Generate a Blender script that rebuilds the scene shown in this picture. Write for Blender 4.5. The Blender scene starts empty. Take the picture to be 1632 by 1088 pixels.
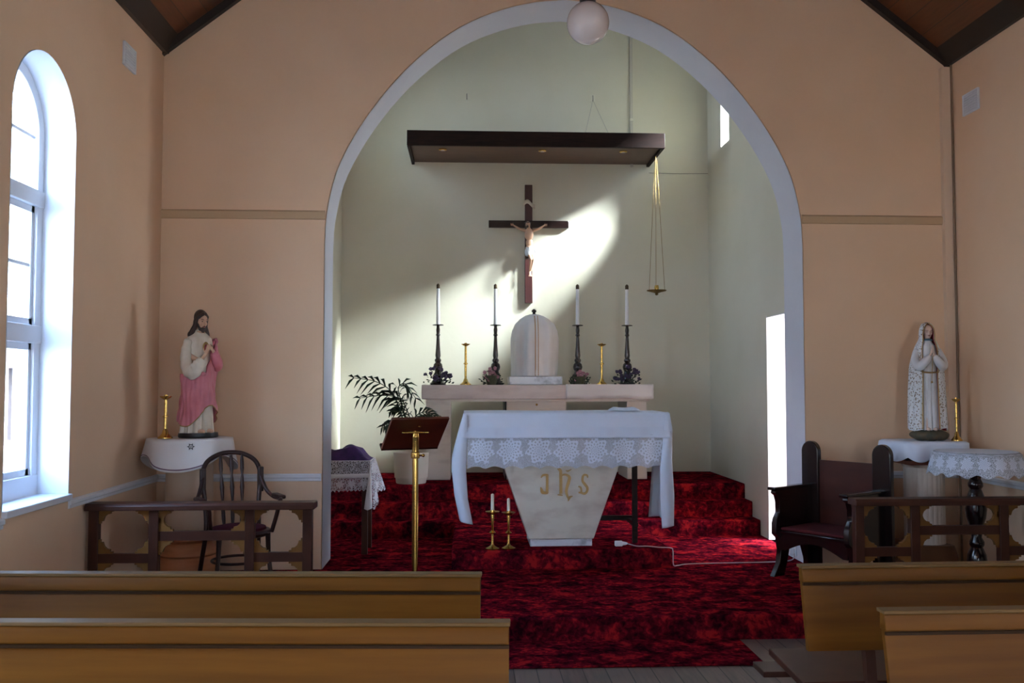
import bpy, bmesh, math, random
import numpy as np
from mathutils import Vector, Matrix
random.seed(7)
PI = math.pi
S = bpy.context.scene
C = S.collection

# ------------------------------------------------------------------ camera, world, sun, exposure
FPX = 1480.0
pitch = math.atan(71/FPX); yaw = math.atan(71/FPX*math.cos(pitch))
cd = bpy.data.cameras.new('camera'); cam = bpy.data.objects.new('camera', cd); C.objects.link(cam)
cam.location = (0, 0, 1.6)
cam.rotation_euler = (PI/2+pitch, 0, -yaw)
cd.sensor_width = 36.0; cd.lens = 36.0*FPX/1632.0
cd.clip_start = .05; cd.clip_end = 300
S.camera = cam

S.view_settings.view_transform = 'Standard'
S.view_settings.look = 'None'
S.view_settings.gamma = 1
S.view_settings.use_curve_mapping = False
S.view_settings.exposure = 0.18

W = bpy.data.worlds.new('sky'); S.world = W; W.use_nodes = True
nt = W.node_tree; nt.nodes.clear()
wo = nt.nodes.new('ShaderNodeOutputWorld'); bg = nt.nodes.new('ShaderNodeBackground')
tc = nt.nodes.new('ShaderNodeTexCoord'); sx = nt.nodes.new('ShaderNodeSeparateXYZ')
rp = nt.nodes.new('ShaderNodeValToRGB')
rp.color_ramp.elements[0].position = 0.0; rp.color_ramp.elements[0].color = (.66, .82, 1, 1)
rp.color_ramp.elements[1].position = .7; rp.color_ramp.elements[1].color = (.30, .54, 1, 1)
nt.links.new(tc.outputs['Generated'], sx.inputs[0]); nt.links.new(sx.outputs[2], rp.inputs[0])
nt.links.new(rp.outputs[0], bg.inputs[0]); nt.links.new(bg.outputs[0], wo.inputs[0])
bg.inputs[1].default_value = 25.0

def sun(name, d, strength, ang, col):
    l = bpy.data.lights.new(name, 'SUN'); l.energy = strength; l.angle = math.radians(ang); l.color = col
    o = bpy.data.objects.new(name, l); C.objects.link(o)
    o.rotation_euler = Vector(d).to_track_quat('-Z', 'Y').to_euler()
    o.location = (12, 2, 12)
SUN_D = (-3.0, 1.0, -2.35)
sun('sun', SUN_D, 190, 17.0, (.82, .94, 1.0))

def portal(name, loc, rot, sx_, sy_):
    l = bpy.data.lights.new(name, 'AREA'); l.shape = 'RECTANGLE'; l.size = sx_; l.size_y = sy_
    l.energy = 1
    o = bpy.data.objects.new(name, l); C.objects.link(o); o.location = loc; o.rotation_euler = rot
    l.cycles.is_portal = True

# ------------------------------------------------------------------ materials
MATS = {}
def mat(name, col, rough=.7, metal=0, col2=None, nscale=3, stretch=(1, 1, 1), bump=0, bscale=None, detail=4, lo=.35, hi=.65, coat=0, spec=.5, trans=0, world=False, sheen=0):
    if name in MATS: return MATS[name]
    m = bpy.data.materials.new(name); m.use_nodes = True; n = m.node_tree.nodes; L = m.node_tree.links
    b = n['Principled BSDF']
    b.inputs['Base Color'].default_value = (*col, 1); b.inputs['Roughness'].default_value = rough
    b.inputs['Metallic'].default_value = metal; b.inputs['Specular IOR Level'].default_value = spec
    b.inputs['Coat Weight'].default_value = coat; b.inputs['Coat Roughness'].default_value = .15
    if sheen: b.inputs['Sheen Weight'].default_value = sheen
    if trans: b.inputs['Transmission Weight'].default_value = trans
    if col2 or bump:
        t = n.new('ShaderNodeTexCoord'); mp = n.new('ShaderNodeMapping'); mp.inputs['Scale'].default_value = stretch
        nz = n.new('ShaderNodeTexNoise'); nz.inputs['Scale'].default_value = nscale; nz.inputs['Detail'].default_value = detail
        L.new(t.outputs['Object'], mp.inputs[0]); L.new(mp.outputs[0], nz.inputs['Vector'])
        if col2:
            r = n.new('ShaderNodeValToRGB'); r.color_ramp.elements[0].position = lo; r.color_ramp.elements[1].position = hi
            r.color_ramp.elements[0].color = (*col, 1); r.color_ramp.elements[1].color = (*col2, 1)
            L.new(nz.outputs[0], r.inputs[0]); L.new(r.outputs[0], b.inputs['Base Color'])
        if bump:
            bn = n.new('ShaderNodeBump'); bn.inputs['Strength'].default_value = bump; bn.inputs['Distance'].default_value = .01
            if bscale:
                nz2 = n.new('ShaderNodeTexNoise'); nz2.inputs['Scale'].default_value = bscale; nz2.inputs['Detail'].default_value = 3
                L.new(mp.outputs[0], nz2.inputs['Vector']); L.new(nz2.outputs[0], bn.inputs['Height'])
            else: L.new(nz.outputs[0], bn.inputs['Height'])
            L.new(bn.outputs[0], b.inputs['Normal'])
    MATS[name] = m
    return m

M_wall = mat('cream_plaster', (.72, .49, .32), .8, col2=(.76, .53, .355), nscale=1.2, bump=.25, bscale=9)
M_wallc = mat('chancel_plaster', (.62, .58, .45), .75, col2=(.67, .63, .51), nscale=.9, bump=.25, bscale=7)
M_mould = mat('band_paint', (.50, .34, .20), .8)
M_white = mat('white_paint', (.72, .74, .78), .45)
M_reveal = mat('arch_white_plaster', (.62, .62, .68), .6, col2=(.66, .66, .71), nscale=2, bump=.2, bscale=14)
M_dark = mat('dark_stained_timber', (.010, .004, .003), .5, spec=.15, col2=(.018, .007, .005), nscale=6, stretch=(1, 8, 8))
M_trim = mat('dark_cornice', (.012, .006, .004), .5)
M_ebony = mat('ebonised_wood', (.010, .005, .006), .25, col2=(.02, .008, .006), nscale=9, coat=.5)
M_brass = mat('polished_brass', (.72, .47, .13), .22, 1, col2=(.62, .38, .10), nscale=12)
M_oldbrass = mat('dull_brass', (.26, .17, .06), .55, 1)
M_wax = mat('wax', (.86, .80, .66), .5)
M_waxw = mat('white_wax', (.80, .80, .80), .5)
M_linen = mat('white_linen', (.72, .80, .95), .85, bump=.15, bscale=240, nscale=30)
M_linen2 = mat('cream_linen', (.72, .68, .66), .85, bump=.15, bscale=200, nscale=30)
M_purple = mat('purple_cloth', (.035, .012, .065), .85, col2=(.07, .022, .12), nscale=14)
M_stain_purple = mat('purple_thread', (.16, .08, .13), .8)
M_marble = mat('cream_marble', (.66, .58, .50), .35, col2=(.50, .42, .37), nscale=3.2, stretch=(1, 1, 3), lo=.5, hi=.75, detail=8)
M_marble2 = mat('pink_marble', (.62, .52, .48), .4, col2=(.50, .40, .37), nscale=4, stretch=(1, 1, 3), lo=.42, hi=.75, detail=8)
M_marblew = mat('veined_white_marble', (.70, .72, .78), .35, col2=(.35, .37, .42), nscale=9, lo=.52, hi=.7, detail=8)
M_gold = mat('gold_leaf', (.34, .21, .075), .45, .7)
M_terra = mat('terracotta', (.40, .13, .045), .6, col2=(.50, .19, .07), nscale=5, stretch=(1, 1, 5))
M_skin = mat('painted_skin', (.56, .33, .21), .5)
M_skin2 = mat('painted_pale_skin', (.62, .44, .36), .5)
M_hair = mat('painted_brown_hair', (.035, .014, .009), .5, bump=.5, bscale=90, nscale=30)
M_robe = mat('painted_cream_robe', (.70, .62, .50), .55, col2=(.60, .50, .38), nscale=8)
M_pink = mat('painted_rose_mantle', (.60, .19, .22), .5, col2=(.50, .13, .16), nscale=7)
M_lining = mat('painted_red_lining', (.32, .035, .05), .5)
M_cloud = mat('painted_green_base', (.045, .05, .035), .6, col2=(.11, .08, .045), nscale=14)
M_leafd = mat('dark_leaf', (.012, .028, .012), .5)
M_black = mat('black_paint', (.008, .006, .006), .4)
M_stone_pot = mat('cream_glazed_pot', (.60, .52, .44), .45)
M_redpad = mat('red_upholstery', (.10, .005, .008), .9)
M_plastic = mat('white_plastic', (.75, .78, .82), .35)
M_metal = mat('grey_steel', (.10, .11, .12), .4, .8)
M_opal = mat('opal_glass', (.80, .74, .72), .12, coat=.6)
M_chasuble = mat('dark_eye', (.01, .008, .008), .3)
M_lip = mat('painted_lip', (.34, .09, .07), .5)
M_flowerp = mat('violet_petal', (.025, .016, .05), .7, col2=(.07, .04, .10), nscale=40)
M_flowerk = mat('pink_petal', (.42, .22, .26), .7, col2=(.28, .11, .15), nscale=40)

def board_mat(name, c1, c2, axis, width, rough=.4, gap=(.01, .008, .006)):
    m = bpy.data.materials.new(name); m.use_nodes = True; n = m.node_tree.nodes; L = m.node_tree.links
    b = n['Principled BSDF']; b.inputs['Roughness'].default_value = rough
    t = n.new('ShaderNodeTexCoord'); s = n.new('ShaderNodeSeparateXYZ'); L.new(t.outputs['Object'], s.inputs[0])
    d = n.new('ShaderNodeMath'); d.operation = 'DIVIDE'; d.inputs[1].default_value = width; L.new(s.outputs[axis], d.inputs[0])
    fl = n.new('ShaderNodeMath'); fl.operation = 'FLOOR'; L.new(d.outputs[0], fl.inputs[0])
    fr = n.new('ShaderNodeMath'); fr.operation = 'FRACT'; L.new(d.outputs[0], fr.inputs[0])
    wn = n.new('ShaderNodeTexWhiteNoise'); wn.noise_dimensions = '1D'; L.new(fl.outputs[0], wn.inputs['W'])
    mp = n.new('ShaderNodeMapping'); sc = [14, 14, 14]; sc[1] = 1.2; mp.inputs['Scale'].default_value = sc
    L.new(t.outputs['Object'], mp.inputs[0]); nz = n.new('ShaderNodeTexNoise'); nz.inputs['Scale'].default_value = 3; L.new(mp.outputs[0], nz.inputs['Vector'])
    a = n.new('ShaderNodeMath'); a.operation = 'MULTIPLY_ADD'; a.inputs[1].default_value = .5; L.new(wn.outputs[0], a.inputs[0]); L.new(nz.outputs[0], a.inputs[2])
    mx = n.new('ShaderNodeValToRGB'); mx.color_ramp.elements[0].position = .35; mx.color_ramp.elements[1].position = .9
    mx.color_ramp.elements[0].color = (*c1, 1); mx.color_ramp.elements[1].color = (*c2, 1); L.new(a.outputs[0], mx.inputs[0])
    lt = n.new('ShaderNodeMath'); lt.operation = 'LESS_THAN'; lt.inputs[1].default_value = .05; L.new(fr.outputs[0], lt.inputs[0])
    mm = n.new('ShaderNodeMix'); mm.data_type = 'RGBA'; L.new(lt.outputs[0], mm.inputs[0]); L.new(mx.outputs[0], mm.inputs[6]); mm.inputs[7].default_value = (*gap, 1)
    L.new(mm.outputs[2], b.inputs['Base Color'])
    return m
M_floor = board_mat('floor_boards', (.075, .055, .048), (.15, .11, .09), 0, .13, .45)
M_ceil = board_mat('ceiling_boards', (.085, .024, .007), (.13, .038, .011), 0, .14, .4, gap=(.05, .02, .01))

def wood_mat(name, c1, c2, stretch, rough=.3, coat=.5, spec=.5):
    return mat(name, c1, rough, spec=spec, col2=c2, nscale=2.2, stretch=stretch, detail=6, lo=.3, hi=.7, coat=coat, bump=.05)
M_pew = wood_mat('honey_varnished_pine', (.105, .036, .0035), (.165, .060, .006), (.6, 6, 9), .45, 0, .12)
M_pewedge = wood_mat('pale_pine_edge', (.13, .07, .025), (.17, .095, .035), (.6, 6, 9), .5, 0, .15)  # cap rail pine, paler than the back boards
M_rail = wood_mat('brown_rail_wood', (.040, .013, .008), (.065, .021, .011), (3, 3, 3), .45, .05, .2)
M_railb = wood_mat('light_bracket_wood', (.15, .065, .015), (.20, .09, .022), (3, 3, 3), .5, 0, .2)
M_mahog = wood_mat('mahogany', (.05, .011, .006), (.10, .022, .010), (1, 4, 4), .3)
M_bench = wood_mat('very_dark_mahogany', (.008, .0025, .003), (.016, .005, .004), (3, 3, 1), .22)
M_chair = wood_mat('dark_bentwood', (.022, .008, .007), (.040, .014, .010), (3, 3, 1), .4, .1, .3)

def carpet_mat():
    m = bpy.data.materials.new('red_mottled_carpet'); m.use_nodes = True; n = m.node_tree.nodes; L = m.node_tree.links
    b = n['Principled BSDF']; b.inputs['Roughness'].default_value = .95; b.inputs['Specular IOR Level'].default_value = .0
    t = n.new('ShaderNodeTexCoord')
    def noise(sc, scale, det):
        mp = n.new('ShaderNodeMapping'); mp.inputs['Scale'].default_value = sc; L.new(t.outputs['Object'], mp.inputs[0])
        z = n.new('ShaderNodeTexNoise'); z.inputs['Scale'].default_value = scale; z.inputs['Detail'].default_value = det
        z.inputs['Distortion'].default_value = .6
        L.new(mp.outputs[0], z.inputs['Vector']); return z
    a = noise((1, 1.2, 1), 7, 5); c = noise((1, 1, 1), 28, 4)
    ad = n.new('ShaderNodeMath'); ad.operation = 'MULTIPLY_ADD'; ad.inputs[1].default_value = .55; L.new(c.outputs[0], ad.inputs[0])
    mu = n.new('ShaderNodeMath'); mu.operation = 'MULTIPLY'; mu.inputs[1].default_value = .75; L.new(a.outputs[0], mu.inputs[0]); L.new(mu.outputs[0], ad.inputs[2])
    r = n.new('ShaderNodeValToRGB'); e = r.color_ramp.elements
    e[0].position = .50; e[0].color = (.020, .0015, .006, 1)
    e[1].position = .80; e[1].color = (.36, .016, .018, 1)
    x = e.new(.60); x.color = (.060, .003, .009, 1)
    x = e.new(.70); x.color = (.15, .006, .014, 1)
    L.new(ad.outputs[0], r.inputs[0]); L.new(r.outputs[0], b.inputs['Base Color'])
    bn = n.new('ShaderNodeBump'); bn.inputs['Strength'].default_value = .6; bn.inputs['Distance'].default_value = .01
    f = noise((1, 1, 1), 160, 2); L.new(f.outputs[0], bn.inputs['Height']); L.new(bn.outputs[0], b.inputs['Normal'])
    return m
M_carpet = carpet_mat()

def lace_mat(name, col, cell, motif=.42, holes=.35, fine=90, zc=0, tall=1.0):
    """cloth with worked motifs in a net; the net is partly see-through"""
    m = bpy.data.materials.new(name); m.use_nodes = True; n = m.node_tree.nodes; L = m.node_tree.links
    b = n['Principled BSDF']; b.inputs['Roughness'].default_value = .9; b.inputs['Base Color'].default_value = (*col, 1)
    out = n['Material Output']; tr = n.new('ShaderNodeBsdfTransparent'); mx = n.new('ShaderNodeMixShader')
    L.new(tr.outputs[0], mx.inputs[1]); L.new(b.outputs[0], mx.inputs[2]); L.new(mx.outputs[0], out.inputs[0])
    t = n.new('ShaderNodeTexCoord'); s = n.new('ShaderNodeSeparateXYZ'); L.new(t.outputs['UV'], s.inputs[0])
    def M(op, a, b_=None, c=None):
        q = n.new('ShaderNodeMath'); q.operation = op
        for i, v in enumerate((a, b_, c)):
            if v is None: continue
            if isinstance(v, (int, float)): q.inputs[i].default_value = v
            else: L.new(v, q.inputs[i])
        return q.outputs[0]
    u = M('SUBTRACT', M('FRACT', M('DIVIDE', s.outputs[0], cell)), .5)
    v = M('DIVIDE', M('SUBTRACT', s.outputs[1], zc), cell*tall)
    rr = M('SQRT', M('ADD', M('MULTIPLY', u, u), M('MULTIPLY', v, v)))
    ang = M('ARCTAN2', v, u)
    pet = M('MULTIPLY_ADD', M('SINE', M('MULTIPLY', ang, 7)), .07, motif)
    ins = M('LESS_THAN', rr, pet)
    vo = n.new('ShaderNodeTexVoronoi'); vo.feature = 'DISTANCE_TO_EDGE'; vo.inputs['Scale'].default_value = fine
    L.new(t.outputs['UV'], vo.inputs['Vector'])
    thread = M('LESS_THAN', vo.outputs['Distance'], .13)
    net = M('MULTIPLY_ADD', thread, holes, 1-holes-.22)
    wv = M('GREATER_THAN', M('MULTIPLY', M('SINE', M('MULTIPLY', ang, 12)), M('SINE', M('MULTIPLY', rr, 38))), -.30)
    inside = M('MULTIPLY_ADD', wv, .35, .65)
    al = M('ADD', M('MULTIPLY', ins, inside), M('MULTIPLY', M('SUBTRACT', 1, ins), net))
    L.new(al, mx.inputs[0])
    return m
M_lace = lace_mat('altar_lace', (.74, .81, .95), .228, .42, .35, 120, zc=.125, tall=1.05)
M_lace2 = lace_mat('table_lace', (.62, .57, .60), .10, .30, .5, 70, zc=.06)
M_lace3 = lace_mat('doily_lace', (.66, .72, .84), .12, .36, .4, 90, zc=.09)

# ------------------------------------------------------------------ mesh building
class MB:
    def __init__(s): s.v = []; s.f = []; s.uv = None
    def add(s, vs, fs):
        b = len(s.v); s.v += [tuple(p) for p in vs]; s.f += [tuple(i+b for i in f) for f in fs]; return s
    def box(s, x0, x1, y0, y1, z0, z1, mtx=None):
        vs = [(x, y, z) for z in (z0, z1) for y in (y0, y1) for x in (x0, x1)]
        if mtx: vs = [tuple(mtx @ Vector(p)) for p in vs]
        return s.add(vs, [(0, 2, 3, 1), (4, 5, 7, 6), (0, 1, 5, 4), (2, 6, 7, 3), (0, 4, 6, 2), (1, 3, 7, 5)])
    def prism(s, poly, axis, lo, hi):
        """poly in the two other axes (in x,y,z order), extruded along axis"""
        def P(a, t):
            if axis == 'x': return (t, a[0], a[1])
            if axis == 'y': return (a[0], t, a[1])
            return (a[0], a[1], t)
        n = len(poly); vs = [P(a, lo) for a in poly]+[P(a, hi) for a in poly]
        fs = [tuple(range(n))[::-1], tuple(range(n, 2*n))]+[(i, (i+1) % n, n+(i+1) % n, n+i) for i in range(n)]
        return s.add(vs, fs)
    def tube(s, pts, r, seg=10, cap=True, flat=1.0):
        pts = [Vector(p) for p in pts]; n = len(pts)
        if not hasattr(r, '__len__'): r = [r]*n
        up = None; vs = []
        for i, p in enumerate(pts):
            t = (pts[min(i+1, n-1)]-pts[max(i-1, 0)]).normalized()
            if up is None:
                a = Vector((0, 0, 1)) if abs(t.z) < .9 else Vector((1, 0, 0)); up = (a-t*a.dot(t)).normalized()
            else:
                up = (up-t*up.dot(t)); up = up.normalized() if up.length > 1e-6 else Vector((1, 0, 0))
            sd = t.cross(up)
            for k in range(seg):
                a = 2*PI*k/seg; vs.append(p+(up*math.sin(a)*flat+sd*math.cos(a))*r[i])
        fs = [(i*seg+k, i*seg+(k+1) % seg, (i+1)*seg+(k+1) % seg, (i+1)*seg+k) for i in range(n-1) for k in range(seg)]
        if cap: fs += [tuple(range(seg))[::-1], tuple(range((n-1)*seg, n*seg))]
        return s.add(vs, fs)
    def lathe(s, prof, c=(0, 0, 0), seg=24, fn=None):
        vs = []
        for (r, z) in prof:
            for k in range(seg):
                a = 2*PI*k/seg; q = r*(fn(a, z) if fn else 1)
                vs.append((c[0]+q*math.cos(a), c[1]+q*math.sin(a), c[2]+z))
        n = len(prof)
        fs = [(i*seg+k, i*seg+(k+1) % seg, (i+1)*seg+(k+1) % seg, (i+1)*seg+k) for i in range(n-1) for k in range(seg)]
        fs += [tuple(range(seg))[::-1], tuple(range((n-1)*seg, n*seg))]
        return s.add(vs, fs)
    def ball(s, c, r, seg=16, rings=10, mtx=None):
        if not hasattr(r, '__len__'): r = (r, r, r)
        vs = []
        for i in range(1, rings):
            ph = PI*i/rings
            for k in range(seg):
                a = 2*PI*k/seg
                p = Vector((r[0]*math.sin(ph)*math.cos(a), r[1]*math.sin(ph)*math.sin(a), r[2]*math.cos(ph)))
                if mtx: p = mtx @ p
                vs.append(tuple(p+Vector(c)))
        t = Vector((0, 0, r[2])); b = -t
        if mtx: t = mtx @ t; b = mtx @ b
        vs += [tuple(t+Vector(c)), tuple(b+Vector(c))]
        nn = (rings-1)*seg
        fs = [(i*seg+k, (i+1)*seg+k, (i+1)*seg+(k+1) % seg, i*seg+(k+1) % seg) for i in range(rings-2) for k in range(seg)]
        fs += [(nn, k, (k+1) % seg) for k in range(seg)]+[(nn+1, (rings-2)*seg+(k+1) % seg, (rings-2)*seg+k) for k in range(seg)]
        return s.add(vs, fs)
    def grid(s, fn, nu, nv, uvf=None):
        b = len(s.v)
        vs = [fn(i/nu, j/nv) for j in range(nv+1) for i in range(nu+1)]
        fs = [(j*(nu+1)+i, j*(nu+1)+i+1, (j+1)*(nu+1)+i+1, (j+1)*(nu+1)+i) for j in range(nv) for i in range(nu)]
        s.add(vs, fs)
        if uvf:
            if s.uv is None: s.uv = {}
            for j in range(nv+1):
                for i in range(nu+1): s.uv[b+j*(nu+1)+i] = uvf(i/nu, j/nv)
        return s
    def capsule(s, a, b, ra, rb, seg=12):
        a = Vector(a); b = Vector(b); s.tube([a, b], [ra, rb], seg); s.ball(a, ra, seg, 8); s.ball(b, rb, seg, 8); return s
    def build(s, name, m, parent=None, smooth=40, bevel=0, solid=0, sub=0, remesh=0, stuff=False):
        me = bpy.data.meshes.new(name); me.from_pydata(s.v, [], s.f); me.validate()
        if s.uv:
            ul = me.uv_layers.new(name='uv')
            for lp in me.loops: ul.data[lp.index].uv = s.uv.get(lp.vertex_index, (0, 0))
        if not s.uv:
            bm = bmesh.new(); bm.from_mesh(me); bmesh.ops.recalc_face_normals(bm, faces=bm.faces); bm.to_mesh(me); bm.free()
        me.materials.append(m)
        if smooth:
            me.polygons.foreach_set('use_smooth', [True]*len(me.polygons))
            if smooth < 180: me.set_sharp_from_angle(angle=math.radians(smooth))
        me.update()
        o = bpy.data.objects.new(name, me); C.objects.link(o)
        if parent: o.parent = parent
        if remesh:
            q = o.modifiers.new('r', 'REMESH'); q.mode = 'VOXEL'; q.voxel_size = remesh; q.use_smooth_shade = True
            q = o.modifiers.new('s', 'SMOOTH'); q.iterations = 3; q.factor = .5
        if solid: q = o.modifiers.new('t', 'SOLIDIFY'); q.thickness = solid; q.offset = 0
        if bevel: q = o.modifiers.new('b', 'BEVEL'); q.width = bevel; q.segments = 2; q.limit_method = 'ANGLE'; q.angle_limit = math.radians(35)
        if sub: q = o.modifiers.new('u', 'SUBSURF'); q.levels = sub; q.render_levels = sub
        if stuff: o['kind'] = 'stuff'
        return o
def thing(name, label, cat, loc=(0, 0, 0), rotz=0, group=None):
    o = bpy.data.objects.new(name, None); C.objects.link(o); o.empty_display_size = .1
    o.location = loc; o.rotation_euler = (0, 0, rotz); o['label'] = label; o['category'] = cat
    if group: o['group'] = group
    return o
def tag(o, label, cat, group=None):
    o['label'] = label; o['category'] = cat
    if group: o['group'] = group
    return o
def struct(name, mb, m, parent=None, **k):
    o = mb.build(name, m, parent, **k)
    if not parent: o['kind'] = 'structure'
    return o
def dup(root, loc, rotz=None, label=None):
    r = root.copy(); C.objects.link(r); r.location = loc
    if rotz is not None: r.rotation_euler = (0, 0, rotz)
    if label: r['label'] = label
    for ch in list(root.children):
        c = ch.copy(); C.objects.link(c); c.parent = r
        for g in ch.children:
            d = g.copy(); C.objects.link(d); d.parent = c
    return r
def cr(pts, n=8):
    """Catmull-Rom through the points"""
    P = [Vector(p) for p in pts]; P = [P[0]*2-P[1]]+P+[P[-1]*2-P[-2]]; out = []
    for i in range(1, len(P)-2):
        for k in range(n):
            t = k/n; a, b, c, d = P[i-1:i+3]
            out.append(.5*((2*b)+(c-a)*t+(2*a-5*b+4*c-d)*t*t+(3*b-a-3*c+d)*t**3))
    out.append(P[-2]); return out
def lerp(a, b, t): return a+(b-a)*t

# ------------------------------------------------------------------ the setting
XL, XR, YA, YB, YW = -2.45, 4.03, 7.5, 7.95, 10.85
CX0, CX1 = -1.47, 2.86
CXM = .805; EAVE = 4.33; RIDGE = EAVE+3.24*.78
REAR = -6.0

ARCH = [(1.96, 2.75), (1.945, 3.0), (1.875, 3.32), (1.74, 3.61), (1.555, 3.895), (1.32, 4.18), (1.04, 4.43), (.79, 4.59), (.52, 4.70), (.26, 4.765), (0, 4.79)]
half = [Vector((a, b, 0)) for a, b in cr([(a, b, 0) for a, b in ARCH], 3) and [(p.x, p.y) for p in cr([(a, b, 0) for a, b in ARCH], 3)]]
arch_r = [(CXM+p.x, p.y) for p in half]; arch_l = [(CXM-p.x, p.y) for p in half][::-1]
arch_pts = [(CXM+1.96, 0)]+arch_r+arch_l[1:]+[(CXM-1.96, 0)]

def wall_x(mb, x0, x1, y0, y1, z0, z1, holes):
    """wall slab between x0 and x1, with holes (ya, yb, za, zspring, ztop or None)"""
    y = y0
    for (ya, yb, za, zs, arched) in sorted(holes):
        if ya > y: mb.box(x0, x1, y, ya, z0, z1)
        if za > z0: mb.box(x0, x1, ya, yb, z0, za)
        if arched:
            r = (yb-ya)/2; cy = (ya+yb)/2; N = 20
            arc = [(cy-r*math.cos(PI*k/N), zs+r*math.sin(PI*k/N)) for k in range(N+1)]
            mb.prism(arc+[(yb, z1), (ya, z1)], 'x', x0, x1)
        else: mb.box(x0, x1, ya, yb, zs, z1)
        y = yb
    if y < y1: mb.box(x0, x1, y, y1, z0, z1)
    return mb

struct('floor', MB().box(XL-.3, XR+.3, REAR-.3, 5.9, -.1, 0), M_floor)
struct('floor', MB().box(XL-.3, XR+.3, 5.88, YA+.1, -.1, .15), M_carpet, bevel=.012)
f2 = MB().box(CX0-.1, CX1+.1, YA+.1, 9.2, -.1, .15)
struct('floor', f2, M_carpet)
struct('floor', MB().box(-.122, 1.637, 7.45, 9.03, -.05, .295), M_carpet, bevel=.015)
struct('floor', MB().box(CX0, CX1, 9.0, 9.30, -.1, .30), M_carpet, bevel=.015)
struct('floor', MB().box(CX0, CX1, 9.25, 9.55, -.1, .45), M_carpet, bevel=.015)
struct('floor', MB().box(CX0, CX1, 9.5, YW, -.1, .60), M_carpet, bevel=.015)

# chancel arch wall (gable shaped, one opening)
wa = MB().prism([(XL, 0), (XL, EAVE), ((XL+XR)/2, RIDGE), (XR, EAVE), (XR, 0)]+arch_pts, 'y', YA, YB)
struct('wall_front', wa, M_wall)
def liner(u, v):
    k = u*(len(arch_pts)-1); i = min(int(k), len(arch_pts)-2); t = k-i
    a, b = arch_pts[i], arch_pts[i+1]; x = lerp(a[0], b[0], t); z = lerp(a[1], b[1], t)
    dx = CXM-x; s = .006
    return (x+math.copysign(min(s, abs(dx)), dx), lerp(YA-.003, YB+.003, v), z-(s if z > 4 else s*.5))
lm = MB(); N = len(arch_pts)
struct('trim_1', lm.grid(liner, N-1, 1), M_reveal, smooth=60)
# string band and dado moulding on the arch wall
bm_ = MB()
for a, b in ((XL, CXM-1.955), (CXM+1.955, XR)):
    bm_.prism([(YA, 2.94), (YA-.012, 2.945), (YA-.018, 3.0), (YA, 3.015)], 'x', a, b)
struct('trim_2', bm_, M_mould)
def dado(mb, x0, x1): mb.prism([(YA, .845), (YA-.012, .85), (YA-.012, .868), (YA-.022, .875), (YA-.022, .895), (YA-.01, .905), (YA, .905)], 'x', x0, x1)
b3 = MB(); dado(b3, XL, CXM-1.965); dado(b3, CXM+1.965, XR)
struct('trim_3', b3, M_white)
b4 = MB()
for y0, y1 in ((REAR, 2.0), (2.82, 5.05), (5.87, YA)):
    b4.prism([(XL, .845), (XL+.012, .85), (XL+.012, .868), (XL+.022, .875), (XL+.022, .895), (XL+.01, .905), (XL, .905)], 'y', y0, y1)
struct('trim_4', b4, M_white)
b5 = MB(); b5.prism([(XR, .845), (XR-.012, .85), (XR-.012, .868), (XR-.022, .875), (XR-.022, .895), (XR-.01, .905), (XR, .905)], 'y', REAR, YA)
struct('trim_5', b5, M_white)

# nave side walls, rear wall, ceiling
LW = [(-1.0, -.18, .934, 3.13, True), (2.0, 2.82, .934, 3.13, True), (5.05, 5.87, .934, 3.13, True)]
RW = [(-3.5, -2.68, .934, 3.13, True), (-2.1, -1.28, .934, 3.13, True), (-.7, .12, .934, 3.13, True)]
struct('wall_left', wall_x(MB(), XL-.34, XL, REAR, YA, 0, EAVE, LW), M_wall)
struct('wall_right', wall_x(MB(), XR, XR+.34, REAR, YA, 0, EAVE, RW), M_wall)
rw = MB().prism([(XL, 0), (XL, EAVE), ((XL+XR)/2, RIDGE), (XR, EAVE), (XR, 0), (1.3, 0), (1.3, 2.4), (.3, 2.4), (.3, 0)], 'y', REAR-.3, REAR)
struct('wall_back', rw, M_wall)
xm = (XL+XR)/2
cl = MB()
for xa, s_ in ((XL, -1), (XR, 1)):
    cl.prism([(xa+s_*.34, EAVE-.34*.78), (xm, RIDGE), (xm, RIDGE+.2), (xa+s_*.34, EAVE-.34*.78+.2)], 'y', REAR-.3, YA+.02)
struct('ceiling', cl, M_ceil)
ct = MB()
for xa, s_ in ((XL, 1), (XR, -1)):
    e = .085
    ct.prism([(xa, EAVE-.055), (xa+s_*.035, EAVE-.055), (xa+s_*(.035+e), EAVE+.78*(.035+e)-.002), (xa, EAVE)], 'y', REAR, YA)
    ct.prism([(xa, EAVE-.075), (xm, RIDGE-.075), (xm, RIDGE), (xa, EAVE)], 'y', YA-.05, YA)
struct('trim_6', ct, M_trim)

# chancel
struct('wall_altar', MB().box(CX0-.3, CX1+.3, YW, YW+.3, 0, 6.6), M_wallc)
CL = [(8.4, 8.75, 4.62, 5.2, True), (9.49, 9.81, 4.54, 5.0, True), (9.95, 10.27, 4.18, 4.76, True)]  # middle opening unseen, placed for the sun patch; last sill lowered for it
struct('wall_chancel_left', wall_x(MB(), CX0-.3, CX0, YB, YW, 0, 6.6, CL), M_wallc)
DR = (7.97, 8.745, .15, 2.26, False)
cw = wall_x(MB(), CX1, CX1+.16, YB, 8.75, 0, 4.3, [DR])
cw.box(CX1, CX1+.3, 8.75, YW, 0, 4.3)
wall_x(cw, CX1, CX1+.3, YB, YW, 4.3, 6.6, CL[1:])
struct('wall_chancel_right', cw, M_wallc)
cb = MB(); cb.box(CX0, CXM-1.9, YB-.001, YB+.02, 0, 6.6)
struct('ceiling', MB().box(CX0-.3, CX1+.3, YB-.4, YW+.3, 6.6, 6.75), M_white)
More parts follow.
